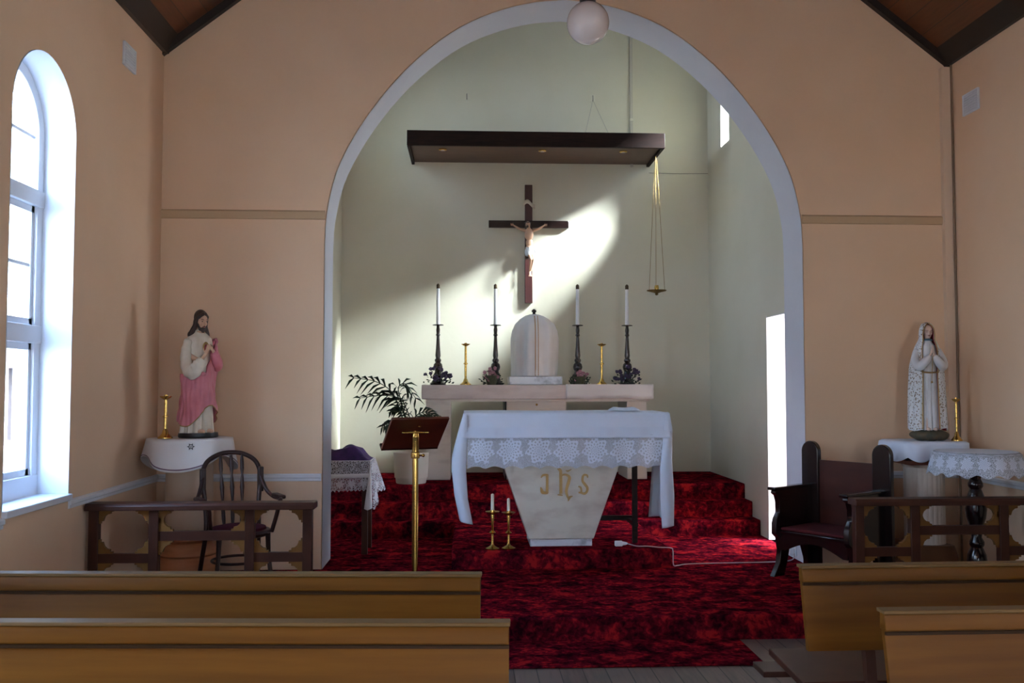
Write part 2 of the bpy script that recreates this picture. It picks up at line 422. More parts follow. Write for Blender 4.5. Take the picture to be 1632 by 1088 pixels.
ca = MB().prism([(CX0-.3, RIDGE-2), (CX0-.3, 6.6), (CX1+.3, 6.6), (CX1+.3, RIDGE-2), (CX1, 5.0), (CX0, 5.0)], 'y', YB-.05, YB)
struct('wall_chancel_front', ca, M_wallc)
sk = MB()
sk.box(CX1-.012, CX1, 9.5, YW, .6, .66)
# sacristy seen through the door opening: pale passage wall, plus unseen roof added against the sun
sc = MB()
sc.box(2.86+.16, 5.6, 9.15, 9.3, -.1, 3.0)
sc.box(3.0, 6.6, 7.96, 9.3, 2.62, 2.75).box(4.4, 6.6, 5.2, 7.97, 2.62, 2.75)  # unseen roof slabs, added only to keep direct sun off the chancel carpet
struct('wall_passage_sun_roof', sc, mat('passage_paint', (.80, .70, .66), .7))
struct('floor', MB().box(CX1, 5.6, 7.95, 9.3, -.1, .149), M_floor)
struct('trim_7', MB().box(CX1-.006, CX1+.31, 8.737, 8.744, .15, 2.27).box(CX1-.006, CX1+.17, 7.98, 8.744, 2.252, 2.259), M_white)

# exterior
struct('floor', MB().box(-30, 30, -30, 30, -.5, -.2), mat('pale_paving', (.42, .36, .30), .9))
ext = MB(); ext.box(-8.2, -8.0, -2, 22, -.2, 3.2)
bmx = mat('pink_brick', (.085, .052, .048), .8, col2=(.12, .085, .08), nscale=7, stretch=(1, 1, 3))
eb = thing('verandah_building', 'pale pink brick building glimpsed through the arched left window', 'building', (-8, 10, -.2))
ext = MB(); ext.box(0, .3, -8, 9, 0, 3.3); ext.build('brick_wall', bmx, eb)
for k in range(9): MB().box(1.2, 1.32, -7+k*1.9, -6.88+k*1.9, 0, 2.9).build('post', mat('russet_post', (.05, .022, .018), .7), eb)
for k in range(5): MB().box(.3, .36, -6+k*3, -4.9+k*3, .9, 2.1).build('window_pane', mat('dark_pane', (.02, .018, .022), .5), eb)
MB().box(-.4, 1.6, -8.2, 9.2, 2.9, 3.1).build('roof_edge', M_white, eb)

# windows on the left side of the nave: arched frame, transoms, sashes, bars, glass
M_glass = bpy.data.materials.new('window_glass'); M_glass.use_nodes = True
_n = M_glass.node_tree.nodes; _L = M_glass.node_tree.links; _n.clear()
_o = _n.new('ShaderNodeOutputMaterial'); _t = _n.new('ShaderNodeBsdfTransparent'); _g = _n.new('ShaderNodeBsdfGlossy'); _m = _n.new('ShaderNodeMixShader')
_t.inputs[0].default_value = (.93, .95, .96, 1); _g.inputs['Roughness'].default_value = .02
_m.inputs[0].default_value = .05; _L.new(_t.outputs[0], _m.inputs[1]); _L.new(_g.outputs[0], _m.inputs[2]); _L.new(_m.outputs[0], _o.inputs[0])
def arch_ring(mb, x0, x1, ya, yb, za, zs, w):
    r = (yb-ya)/2; cy = (ya+yb)/2; N = 24
    out = [(ya, za)]+[(cy-r*math.cos(PI*k/N), zs+r*math.sin(PI*k/N)) for k in range(N+1)]+[(yb, za)]
    q = r-w
    inn = [(ya+w, za+w)]+[(cy-q*math.cos(PI*k/N), zs+q*math.sin(PI*k/N)) for k in range(N+1)]+[(yb-w, za+w)]
    n = len(out); vs = [(x, a, b) for x in (x0, x1) for pl in (out, inn) for (a, b) in pl]
    fs = []
    for i in range(n):
        j = (i+1) % n
        fs += [(i, j, n+j, n+i), (2*n+i, 3*n+i, 3*n+j, 2*n+j), (i, 2*n+i, 2*n+j, j), (n+i, n+j, 3*n+j, 3*n+i)]
    mb.add(vs, fs)
def window(idx, xi, side, ya, yb, parent_root=True):
    """side -1: wall on the left (outside towards -x)"""
    w = thing('window_%d' % idx, 'x', 'x', (0, 0, 0)); del w['label']; del w['category']; w['kind'] = 'structure'
    xa, xb = sorted((xi+side*.19, xi+side*.27)); cy = (ya+yb)/2
    fr = MB(); arch_ring(fr, xa, xb, ya, yb, .934, 3.13, .075)
    fr.box(xa-.01, xb+.01, ya, yb, 2.70, 2.80); fr.box(xa-.008, xb+.008, ya, yb, 1.86, 1.97)
    fr.box(xa-.006, xb+.006, ya, yb, .934, 1.06)
    fr.build('window_frame', M_white, w, bevel=.004)
    for nm, z0, z1 in (('lower_sash', 1.06, 1.86), ('upper_sash', 1.97, 2.70)):
        s = MB(); a, b = ya+.075, yb-.075; x0 = xa+.02; x1 = xb-.02
        s.box(x0, x1, a, a+.035, z0, z1); s.box(x0, x1, b-.035, b, z0, z1); s.box(x0, x1, a, b, z0, z0+.04); s.box(x0, x1, a, b, z1-.04, z1)
        if nm == 'upper_sash':
            s.box(x0+.008, x1-.008, cy-.01, cy+.01, z0, z1); s.box(x0+.008, x1-.008, a, b, (z0+z1)/2-.01, (z0+z1)/2+.01)
        s.build(nm, M_white, w)
    g = MB(); x0 = xa+.03; x1 = xb-.03
    g.box(x0, x1, cy-.01, cy+.01, 2.8, 3.46); g.box(x0, x1, ya+.05, yb-.05, 3.12, 3.14)
    g.build('fanlight_bar', M_white, w)
    xm_ = (xa+xb)/2
    gl = MB(); N = 20; r = (yb-ya)/2-.06
    gl.add([(xm_, ya+.08, 1.07), (xm_, yb-.08, 1.07), (xm_, yb-.08, 2.72), (xm_, ya+.08, 2.72)], [(0, 1, 2, 3)])
    arc = [(xm_, cy-r*math.cos(PI*k/N), 3.13+r*math.sin(PI*k/N)) for k in range(N+1)]
    gl.add([(xm_, ya+.06, 2.79)]+arc+[(xm_, yb-.06, 2.79)], [tuple(range(N+3))])
    gl.build('pane', M_glass, w)
    # painted reveal lining, sloping sill
    rv = MB(); r = (yb-ya)/2; K = 24
    prof = [(ya, .934)]+[(cy-r*math.cos(PI*k/K), 3.13+r*math.sin(PI*k/K)) for k in range(K+1)]+[(yb, .934)]
    def lf(u, v):
        k = u*(len(prof)-1); i = min(int(k), len(prof)-2); t = k-i
        y = lerp(prof[i][0], prof[i+1][0], t); z = lerp(prof[i][1], prof[i+1][1], t)
        dy = cy-y; return (lerp(xi+side*-.002, xi+side*.2, v), y+math.copysign(min(.004, abs(dy)), dy), z-(.004 if z > 3.2 else 0))
    rv.grid(lf, len(prof)-1, 1); rv.build('window_reveal', M_white, w)
    x0, x1 = sorted((xi-side*.03, xi+side*.2))
    MB().box(x0, x1, ya-.0, yb+.0, .90, .940).build('window_sill', M_white, w, bevel=.006)
    portal('skylight_portal', (xi+side*.30, cy, 2.2), (0, PI/2*side*-1*-1 if False else (PI/2 if side > 0 else -PI/2), 0), 2.7, .85)
for i, h in enumerate(LW): window(i+1, XL, -1, h[0], h[1])
for i, h in enumerate(RW): window(i+4, XR, 1, h[0], h[1])
for h in CL:
    portal('lancet_portal', (CX0-.28, (h[0]+h[1])/2, 4.9), (0, -PI/2, 0), 1.2, .45)
for h in CL[1:]:
    portal('lancet_portal', (CX1+.28, (h[0]+h[1])/2, 4.8), (0, PI/2, 0), 1.2, .45)
portal('doorway_portal', (.8, REAR-.28, 1.2), (-PI/2, 0, 0), 1.0, 2.4)
portal('passage_portal', (CX1+.4, 8.6, 1.65), (0, PI/2, 0), 3.0, 1.1)

# ------------------------------------------------------------------ fixtures on the walls
def vent(loc, rz, label):
    t = thing('wall_vent', label, 'vent', loc, rz, 'plaster wall vents')
    MB().box(-.115, .115, -.012, 0, -.085, .085).build('plate', M_reveal, t, bevel=.003)
    f = MB()
    for a in (-1, 1): f.box(a*.115-.01 if a > 0 else -.115, .115 if a > 0 else -.105, -.018, -.01, -.085, .085)
    f.box(-.115, .115, -.018, -.01, .075, .085).box(-.115, .115, -.018, -.01, -.085, -.075)
    f.build('frame', M_white, t)
    for k in range(7): MB().box(-.09, .09, -.02, -.011, -.062+k*.02, -.055+k*.02).build('louvre', M_white, t)
    return t
vent((XL, 6.72, 3.965), PI/2, 'small pale louvred vent high on the left wall, beside the arched window')
v2 = vent((XR, 7.15, 3.87), -PI/2, 'small white louvred vent high on the right nave wall')

t = thing('corner_conduit', 'tall painted conduit strip running down the right corner of the nave', 'pipe', (XR, YA, 0))
MB().box(-.085, 0, -.05, 0, .92, EAVE-.07).build('cover_strip', mat('cream_strip', (.68, .50, .36), .6), t)
MB().tube([(-.012, -.062, .15), (-.012, -.062, EAVE-.06)], .009, 8).build('pipe', mat('brown_pipe', (.20, .12, .07), .5), t)

t = thing('pendant_lamp', 'white opal glass globe lamp hanging on a rod before the top of the arch', 'lamp', (.79, 6.0, 3.996))
MB().ball((0, 0, 0), .14, 40, 28).build('globe', M_opal, t, smooth=180)
MB().lathe([(.035, .125), (.055, .13), (.055, .16), (.02, .20), (.012, .21)], seg=24).build('fitter_cap', M_metal, t)
MB().tube([(0, 0, .2), (0, 0, RIDGE-3.996-.0)], .008, 8).build('rod', M_metal, t)

t = thing('wall_conduit', 'thin vertical conduit rising on the back wall above the canopy', 'pipe', (1.943, YW, 4.2))
MB().box(-.016, .016, -.02, 0, 0, 2.4).build('conduit_strip', mat('conduit_paint', (.50, .46, .38), .6), t)
MB().box(-.022, .022, -.026, 0, .55, .58).build('clip', M_wallc, t)
cdm = mat('grey_cord', (.30, .28, .24), .7)
tag(MB().tube([(2.15, YW-.006, 4.13), (2.5, YW-.006, 4.125), (2.86, YW-.006, 4.13)], .004, 6).build('cord', cdm), 'thin horizontal cord on the back wall right of the dark canopy', 'cord')
for x, lb, wires in ((-.015, 'small metal wall hook above the left half of the dark canopy', [(-.0, -.3)]), (1.48, 'small metal wall hook with two wires above the right half of the dark canopy', [(.17, -.66), (-.17, -.66)])):
    t = thing('wall_hook', lb, 'hook', (x, YW, 5.02))
    MB().box(-.03, .03, -.008, 0, -.045, .045).build('hook_plate', M_wallc, t)
    MB().tube([(0, -.006, .03), (0, -.04, .02), (0, -.045, -.03), (0, -.02, -.04)], .006, 6).build('hook', cdm, t)
    if x > 0:
        for a, b in wires:
            MB().tube([(0, -.03, -.03), (a, -.45, b+.005)], .0022, 5).build('wire', cdm, t)

# canopy over the crucifix
t = thing('altar_canopy', 'flat dark brown timber canopy projecting from the back wall above the crucifix', 'canopy', (0, YW, 4.2), 0)
x0, x1 = -.66, 2.155
MB().box(x0, x1, -.89, -.85, 0, .165).build('front_fascia', M_dark, t, bevel=.004)
for a in (x0, x1-.035): MB().box(a, a+.035, -.85, 0, 0, .165).build('side_fascia', M_dark, t, bevel=.003)
MB().box(x0+.035, x1-.035, -.85, 0, .03, .05).build('underside_panel', mat('brown_panel', (.085, .040, .022), .45, col2=(.11, .052, .03), nscale=3, stretch=(1, 8, 1)), t)
MB().box(x0, x1, -.85, 0, .14, .16).build('top_board', M_dark, t)
for px in (-.28, .83, 1.74):
    d = MB().lathe([(.035, .0), (.045, .005), (.045, .012), (.02, .012)], (px, -.62, .015), 20).build('downlight', M_brass, t)
    MB().lathe([(.0, 0), (.022, .0), (.022, .01), (.0, .01)], (px, -.62, .012), 14).build('bulb', M_opal, d)

# ------------------------------------------------------------------ crucifix
t = thing('crucifix', 'large dark wooden cross with a carved figure on the back wall under the canopy', 'crucifix', (.714, YW-.003, 2.57))
TH = .042
MB().box(-.044, .044, -TH, 0, 0, 1.395).build('upright', mat('reddish_dark_wood', (.04, .009, .009), .35, col2=(.06, .014, .012), nscale=4, coat=.4), t, bevel=.003)
MB().box(-.47, .47, -TH-.002, -.001, .885, .97).build('crossbeam', M_ebony, t, bevel=.003)
sc_ = MB().grid(lambda u, v: (lerp(-.06, .075, u), -TH-.006-.012*math.sin(u*PI*2)*.5-.006, 1.14+.03*math.sin(u*5)+v*.05), 12, 2)
sc_.build('scroll', M_robe, t, solid=.006)
def A(x, y, z): return (x, -TH-.035+y, z)
b = MB()
# torso, head, arms, legs of the carved figure (about .6 m)
b.ball(A(0, -.012, .80), (.052, .034, .075), 16, 12); b.ball(A(.004, -.006, .70), (.042, .030, .055), 16, 12); b.ball(A(.006, -.004, .64), (.045, .032, .04), 16, 12)
b.capsule(A(0, -.01, .85), A(-.008, -.02, .895), .02, .018)
b.ball(A(-.014, -.034, .915), (.028, .032, .037), 18, 14); b.ball(A(-.02, -.066, .905), (.006, .007, .009), 8, 6)
for s_ in (-1, 1):
    sh = (s_*.05, -.008, .845); el = (s_*.115, -.004, .868); wr = (s_*.175, .002, .905)
    b.capsule(A(*sh), A(*el), .019, .014); b.capsule(A(*el), A(*wr), .014, .009)
    b.ball(A(s_*.19, .004, .915), (.014, .007, .011), 10, 8)
    for k in range(4):
        b.capsule(A(s_*.198, .002, .922-.006*k), A(s_*.214, -.004, .930-.008*k), .0032, .0026, 6)
    b.capsule(A(s_*.186, .0, .922), A(s_*.190, -.008, .936), .0034, .0028, 6)
    hip = (s_*.022+.005, -.004, .63); kn = (s_*.013+.035, -.055, .50); an = (.012+s_*.004, -.018, .36)
    b.capsule(A(*hip), A(*kn), .028, .020); b.capsule(A(*kn), A(*an), .021, .011)
    b.capsule(A(*an), A(.012+s_*.006, -.04, .315), .011, .009)
    for k in range(5): b.capsule(A(.012+s_*.006+(k-2)*.005, -.042, .318), A(.012+s_*.006+(k-2)*.006, -.046, .303), .0034, .003, 6)
b.build('figure', M_skin, t, remesh=.0028)
MB().lathe([(.03, .64), (.046, .645), (.05, .62), (.053, .59), (.05, .56), (.04, .545)], A(.006, -.006, 0), 28, lambda a, z: 1+.08*math.sin(a*7+z*60)).build('loincloth', M_waxw, t)
MB().tube([A(.05, -.01, .63), A(.075, -.012, .60), A(.07, -.012, .56)], [.012, .016, .008], 10).build('cloth_knot', M_waxw, t)
h = MB().ball(A(-.014, -.022, .922), (.034, .034, .038), 18, 12)
h.capsule(A(-.038, -.012, .905), A(-.036, -.006, .865), .014, .009); h.capsule(A(.012, -.012, .905), A(.012, -.004, .87), .012, .008)
h.ball(A(-.02, -.058, .886), (.014, .012, .016), 10, 8)
h.build('hair', M_hair, t)
cr_ = MB(); cr_.tube([A(-.014+.036*math.cos(a), -.026+.038*math.sin(a), .932+.004*math.sin(5*a)) for a in np.linspace(0, 2*PI, 30)], .004, 6)
cr_.build('crown_of_thorns', M_black, t)

# ------------------------------------------------------------------ hanging sanctuary lamp
t = thing('sanctuary_lamp', 'brass sanctuary lamp dish hanging on three long chains right of the crucifix', 'hanging lamp', (2.12, 10.3, 2.66))
for k in range(3):
    a = 2*PI*k/3+.25
    pts = [(math.cos(a)*lerp(.10, .012, q), math.sin(a)*lerp(.10, .012, q), lerp(.012, 1.50, q)) for q in np.linspace(0, 1, 12)]
    MB().tube(pts, .0028, 6).build('chain', M_oldbrass, t)
MB().tube([(0, 0, 1.49), (0, 0, 1.537)], .006, 6).build('ring', M_oldbrass, t)
MB().lathe([(.0, -.045), (.012, -.04), (.02, -.03), (.012, -.02), (.05, -.008), (.105, .006), (.112, .014), (.104, .013), (.03, .004), (.0, .004)], seg=28).build('dish', M_oldbrass, t)
MB().lathe([(.0, .004), (.022, .006), (.026, .04), (.02, .07), (.0, .07)], seg=16).build('oil_glass', M_brass, t)

# ------------------------------------------------------------------ rear altar shelf, tabernacle, candles
t = thing('altar_shelf', 'long cream marble shelf on three stone supports against the back wall', 'altar shelf', (0, 10.2, .6))
MB().box(-.486, 1.99, -.30, .40, .86, 1.013).build('top_slab', M_marble2, t, bevel=.006)
MB().box(-.45, 1.96, -.26, .40, .835, .86).build('moulding', M_marble, t)
MB().box(-.445, -.18, -.22, .38, 0, .835).build('support', M_marble, t, bevel=.005)
MB().box(1.72, 1.935, -.22, .38, 0, .835).build('support', M_marble, t, bevel=.005)
MB().box(.42, 1.07, -.20, .38, 0, .835).build('centre_support', M_marble, t, bevel=.005)
MB().box(.405, .42, -.19, .38, .0, .835).build('dark_joint', M_black, t)
MB().ball((.745, -.205, .80), .012, 12, 8).build('knob', M_brass, t)
def runner(u, v):
    x = lerp(1.05, 1.993, u)
    if v < .5: y = -.310; z = lerp(.868+.008*math.sin(x*9)+.006*math.sin(x*23), 1.018, v*2)
    else: y = lerp(-.310, -.27, v*2-1); z = 1.018
    return (x, 10.2+y-.004*math.sin(x*14)*(1 if v < .4 else 0), .6+z)
tag(MB().grid(runner, 60, 8).build('cloth_runner', M_linen2, None, solid=.003), 'pale cloth laid over the right half of the marble shelf', 'cloth')

t = thing('tabernacle', 'domed tabernacle under a white silk veil at the centre of the marble shelf', 'tabernacle', (.735, 10.24, 1.613))
MB().box(-.285, .285, -.27, .25, .004, .09).build('plinth', M_marblew, t, bevel=.004)
vp = [(.246, .0), (.25, .02), (.25, .15), (.249, .35), (.247, .42), (.235, .50), (.205, .575), (.16, .63), (.10, .668), (.05, .682), (.02, .685)]
def foldf(a, z):
    k = (1.7 if z < .6 else .8)*(.4+.6*abs(math.sin(z*3+a)))
    return 1+(.040*math.sin(a*7+.6+z*1.5)+.028*math.sin(a*13+2-z*2))*k
m_veil = mat('silk_veil', (.80, .76, .74), .6, col2=(.84, .80, .78), nscale=6, sheen=.3)
MB().lathe([(r, z) for r, z in [(lerp(vp[i][0], vp[i+1][0], k/4), lerp(vp[i][1], vp[i+1][1], k/4)) for i in range(len(vp)-1) for k in range(4)]+[vp[-1]]], (0, 0, .095), 120, foldf).build('veil', m_veil, t, smooth=180)
for dx, w in ((-.004, .012), (.028, .009)):
    st = MB().grid(lambda u, v: (dx+(u-.5)*w, -(np.interp(.02+v*.64, [q[1] for q in vp], [q[0] for q in vp])**2-dx*dx)**.5*1.035-.006, .10+v*.655), 2, 24)
    st.build('gold_braid', mat('gold_braid', (.55, .34, .20), .5, .2), t, solid=.003)
MB().lathe([(.0, 0), (.03, .0), (.018, .012), (.012, .02), (.026, .032), (.028, .045), (.012, .062), (0, .065)], (0, 0, .775), 18).build('finial', M_ebony, t)

def big_candlestick(name, loc, label):
    t = thing(name, label, 'candlestick', loc, 0, 'tall dark altar candlesticks')
    MB().lathe([(.0, 0), (.085, .0), (.088, .02), (.07, .035), (.05, .06), (.042, .085), (.062, .10), (.040, .125), (.034, .15), (.046, .17), (.052, .195), (.046, .225), (.028, .245), (.036, .262), (.036, .275), (.024, .29),
                (.030, .32), (.022, .42), (.018, .50), (.016, .53), (.026, .545), (.018, .56), (.022, .60), (.016, .64), (.022, .642), (.060, .648), (.062, .655), (.05, .66), (.0, .66)], seg=24).build('stem', M_ebony, t)
    c = MB().lathe([(0, 0), (.021, 0), (.017, .40), (0, .40)], (0, 0, .658), 18).build('candle', M_waxw, t)
    MB().lathe([(.0, 0), (.0195, 0), (.0195, .04), (.010, .052), (.004, .056), (0, .056)], (0, 0, 1.053), 16).build('wax_follower', mat('dark_brass', (.07, .04, .02), .5, .6), c)
    return t
c0 = big_candlestick('candlestick', (-.322, 10.16, 1.613), 'tall dark turned candlestick with white candle, leftmost on the marble shelf')
dup(c0, (.306, 10.16, 1.613), 0, 'tall dark turned candlestick with white candle, just left of the veiled tabernacle')
dup(c0, (1.210, 10.16, 1.613), 0, 'tall dark turned candlestick with white candle, just right of the veiled tabernacle')
dup(c0, (1.758, 10.16, 1.613), 0, 'tall dark turned candlestick with white candle, rightmost on the marble shelf')

def brass_stick(loc, label, h=.455, r=1.0, group=None, M=None):
    t = thing('brass_candlestick', label, 'candlestick', loc, 0, group); M = M or M_brass
    MB().lathe([(0, 0), (.062*r, 0), (.062*r, .008), (.045*r, .02), (.028*r, .035), (.022*r, .055), (.014*r, .07), (0, .07)], seg=24).build('base', M, t)
    MB().lathe([(0, .065), (.013*r, .065), (.013*r, h*.48), (.024*r, h*.50), (.024*r, h*.515), (.013*r, h*.53), (.012*r, h-.03), (0, h-.03)], seg=18).build('stem', M, t)
    MB().lathe([(0, h-.035), (.016*r, h-.035), (.046*r, h-.018), (.050*r, h-.01), (.045*r, h-.012), (.016*r, h-.02), (.014*r, h), (0, h)], seg=24).build('drip_pan', M, t)
    return t
b0 = brass_stick((-.02, 10.1, 1.613), 'short brass candlestick without a candle, left of the tabernacle', group='short brass candlesticks on the shelf')
dup(b0, (1.467, 10.1, 1.613), 0, 'short brass candlestick without a candle, right of the tabernacle')

def flowers(name, loc, label, w, h, mp, basket, n, seed):
    rnd = random.Random(seed)
    t = thing(name, label, 'flowers', loc, 0, 'flower arrangements on the altar shelf')
    if basket:
        MB().lathe([(0, 0), (w*.22, 0), (w*.30, h*.35), (w*.34, h*.5), (w*.30, h*.5), (0, h*.45)], seg=20).build('basket', mat('woven_basket', (.03, .035, .015), .8, col2=(.06, .06, .03), nscale=50), t)
    fo = MB()
    for k in range(70):
        a = rnd.uniform(0, 2*PI); r = w*.5*rnd.random()**.5; z = rnd.uniform(.05, .8)*h*(1-.5*(r/(w*.5))**2)
        c = Vector((r*math.cos(a), r*math.sin(a)*.45, z)); d = Vector((math.cos(a), math.sin(a)*.6, rnd.uniform(.1, 1))).normalized()*rnd.uniform(.02, .04)
        sdv = d.cross(Vector((rnd.random(), rnd.random(), rnd.random()))).normalized()*.011
        fo.add([c, c+d*.5+sdv, c+d, c+d*.5-sdv], [(0, 1, 2, 3)])
    fo.build('foliage', M_leafd, t, solid=.001, stuff=True)
    for k in range(n):
        a = rnd.uniform(0, 2*PI); r = w*.48*rnd.random()**.5; z = (.25+.75*rnd.random()*(1-.45*(r/(w*.5))**2))*h
        c = Vector((r*math.cos(a), -abs(r*math.sin(a))*.45-.01, z)); f = MB(); nrm = Vector((rnd.uniform(-.6, .6), -1, rnd.uniform(-.1, .9))).normalized()
        u = nrm.cross(Vector((0, 0, 1))).normalized(); v_ = nrm.cross(u)
        for p in range(5):
            q = 2*PI*p/5+a; dv = u*math.cos(q)+v_*math.sin(q); s2 = u*-math.sin(q)+v_*math.cos(q); R = rnd.uniform(.020, .027)
            f.add([c, c+dv*R*.6+s2*R*.5, c+dv*R+nrm*.004, c+dv*R*.6-s2*R*.5], [(0, 1, 2, 3)])
        f.ball(c+nrm*.003, .004, 8, 6)
        f.build('flower', mp, t, solid=.0015)
    return t
flowers('flower_arrangement', (-.31, 9.98, 1.613), 'wide cluster of violet flowers at the foot of the leftmost dark candlestick', .30, .20, M_flowerp, False, 26, 1)
flowers('flower_arrangement', (.26, 9.99, 1.613), 'small dark basket of pinkish flowers left of the tabernacle', .22, .20, M_flowerk, True, 16, 2)
flowers('flower_arrangement', (1.21, 9.99, 1.613), 'small dark basket of dusky pink flowers right of the tabernacle', .21, .18, M_flowerk, True, 14, 3)
flowers('flower_arrangement', (1.72, 9.98, 1.613), 'wide cluster of violet flowers at the foot of the rightmost dark candlestick', .30, .20, M_flowerp, False, 24, 4)

# ------------------------------------------------------------------ stone altar
t = thing('altar', 'cream marble altar on a tapered pedestal carved with gold letters', 'altar', (.77, 7.62, .295))
AX = .77
fp = [(.513-AX, 0), (1.02-AX, 0), (1.02-AX, .062), (.513-AX, .062)]
MB().prism(fp, 'y', 0, .42).build('plinth', M_marblew, t, bevel=.004)
MB().prism([(.50-AX, .062), (1.03-AX, .062), (1.335-AX, .90), (.21-AX, .90)], 'y', -.02, .44).build('pedestal', mat('altar_marble', (.62, .57, .49), .35, col2=(.36, .27, .22), nscale=3.6, stretch=(1, 1, 2.2), lo=.48, hi=.82, detail=9), t, bevel=.006)
MB().box(-.015-AX, 1.615-AX, -.12, .50, .95, 1.078).box(.25-AX, 1.30-AX, 0, .42, .89, .955).build('mensa', M_marble, t, bevel=.005)
def stroke(mb, pts, ws, y0=-.030, y1=-.018):
    pts = [Vector((a, b, 0)) for a, b in pts]
    c = cr([(*p[:2], 0) for p in pts], 6) if len(pts) > 2 else pts
    n = len(c); W_ = [np.interp(i/(n-1), np.linspace(0, 1, len(ws)), ws) for i in range(n)]
    L_ = []; R_ = []
    for i, p in enumerate(c):
        d = (c[min(i+1, n-1)]-c[max(i-1, 0)]).normalized(); q = Vector((-d.y, d.x, 0))*W_[i]
        L_.append(p+q); R_.append(p-q)
    for i in range(n-1):
        P4 = [L_[i], L_[i+1], R_[i+1], R_[i]]
        mb.add([(p.x, y, p.y) for y in (y0, y1) for p in P4], [(0, 1, 2, 3), (7, 6, 5, 4), (0, 4, 5, 1), (1, 5, 6, 2), (2, 6, 7, 3), (3, 7, 4, 0)])
def px2(u, v): return ((u-745)*7.6/1480-AX, 1.6+(615-v)*7.6/1480-.295)
def L(name, strokes):
    m = MB()
    for pts, ws in strokes: stroke(m, [px2(*p) for p in pts], [w*7.6/1480 for w in ws])
    m.build(name, M_gold, t, smooth=0)
# traced in photograph pixels at the pedestal face, then turned into metres there
def q(cx, cy): return (840+cx*120/1632, 735+cy*80/1088)
L('gold_letter_J', [([q(300, 345), q(330, 300), q(370, 285), q(455, 278)], [.8, 1.5, 1.6, 1.0]), ([q(430, 280), q(432, 400), q(430, 540), q(428, 680)], [2.2, 2.0, 2.0, 2.2]),
                    ([q(445, 675), q(390, 670), q(330, 655), q(310, 600), q(290, 545)], [1.4, 2.2, 2.6, 2.0, .6])])
L('gold_letter_H', [([q(650, 150), q(690, 165), q(722, 200), q(725, 300), q(728, 480), q(728, 690)], [.6, 2.2, 2.3, 2.3, 2.3, 2.4]), ([q(655, 712), q(720, 715), q(765, 725)], [.7, 1.4, .7]),
                    ([q(720, 330), q(775, 285), q(850, 285), q(915, 340), q(890, 460), q(860, 560), q(845, 650), q(870, 740), q(900, 800)], [.9, 1.2, 1.7, 2.3, 2.4, 2.2, 2.2, 1.8, 1.6]),
                    ([q(985, 740), q(930, 760), q(900, 800), q(885, 850)], [.5, 1.6, 1.8, .5]), ([q(835, 190), q(880, 205), q(960, 165)], [.5, 1.2, .5])])
L('gold_letter_S', [([q(1310, 350), q(1300, 300), q(1240, 285), q(1205, 330), q(1200, 420), q(1250, 490), q(1300, 560), q(1295, 640), q(1240, 690), q(1170, 670), q(1110, 665)], [.8, 1.6, 1.5, 1.8, 1.9, 2.2, 2.0, 1.8, 1.8, 1.8, 1.0]),
                    ([q(1105, 535), q(1150, 550), q(1170, 600), q(1175, 660)], [.9, 1.6, 1.4, 1.2])])

# altar cloths
def top_prof(v):
    """profile down the front: y offset and z, v 0 at back of top .. 1 at hem"""
    P = [(8.14, 1.386), (7.49, 1.387), (7.475, 1.375), (7.47, 1.27), (7.43, 1.20), (7.425, 1.185)]
    K = [0, .55, .58, .80, .97, 1]
    return np.interp(v, K, [p[0] for p in P]), np.interp(v, K, [p[1] for p in P])
def cloth_top(u, v):
    y, z = top_prof(v); x = lerp(-.03, 1.632, u)
    if v > .58: y += .010*math.sin(x*17+math.sin(x*5)*2)*((v-.58)/.42)**1.5+.005*math.sin(x*43+1)*((v-.58)/.42); x += (x-.8)*.012*(v-.58)/.42
    return (x, y, z+.002*math.sin(x*7)*(v < .5))
ac = thing('altar_cloth', 'long white altar cloth with a scalloped lace front and hanging ends', 'cloth', (0, 0, 0))
MB().grid(cloth_top, 110, 44).build('top_cloth', M_linen, ac, solid=.003, smooth=180)
lc = MB()
def lace(u, v):
    x = lerp(-.0, 1.60, u); hem = .945+.022*abs(math.sin(PI*x/.145)) - .006
    return (x, 7.452+.005*math.sin(x*19+2)+.003*math.sin(x*41), lerp(1.21, hem, v))
lc.grid(lace, 160, 10, lambda u, v: (u*1.6, v*.26)); lc.build('lace_front', M_lace, ac, smooth=180)
def end_drop(xs, side, name):
    """xs: table of z -> (inner front x, outer front x, back x); hem heights"""
    zt = [r[0] for r in xs]
    def f(u, v):
        zi = lerp(1.384, xs[-1][0], v); zz = -zi
        a = np.interp(-zi, [-q_ for q_ in zt], [r[1] for r in xs]); b_ = np.interp(-zi, [-q_ for q_ in zt], [r[2] for r in xs]); c = np.interp(-zi, [-q_ for q_ in zt], [r[3] for r in xs])
        w = min(1, v*3)
        if u < .4:
            k = u/.4; x = lerp(a, b_, k); y = 7.455-.02*math.sin(k*PI)*w+.0*k
        else:
            k = (u-.4)/.6; x = lerp(b_, c, k**.8)+side*.018*math.sin(k*13)*w; y = lerp(7.455, 8.12, k)
        z = zi+(.05*u*v if u < .4 else (.02+.03*math.sin(k*4))*v)
        return (x, y, z)
    MB().grid(f, 46, 40).build(name, M_linen, ac, solid=.003, smooth=180)
end_drop([(1.384, .0, -.03, -.028), (1.25, .0, -.065, -.03), (1.0, -.005, -.118, -.05), (.93, -.01, -.12, -.05), (.7, .005, -.09, -.05), (.50, .045, -.045, -.03)], -1, 'hanging_end')
end_drop([(1.384, 1.60, 1.632, 1.63), (1.25, 1.585, 1.655, 1.63), (1.0, 1.56, 1.645, 1.63), (.93, 1.55, 1.65, 1.62), (.7, 1.55, 1.665, 1.60), (.46, 1.565, 1.66, 1.58)], 1, 'hanging_end')
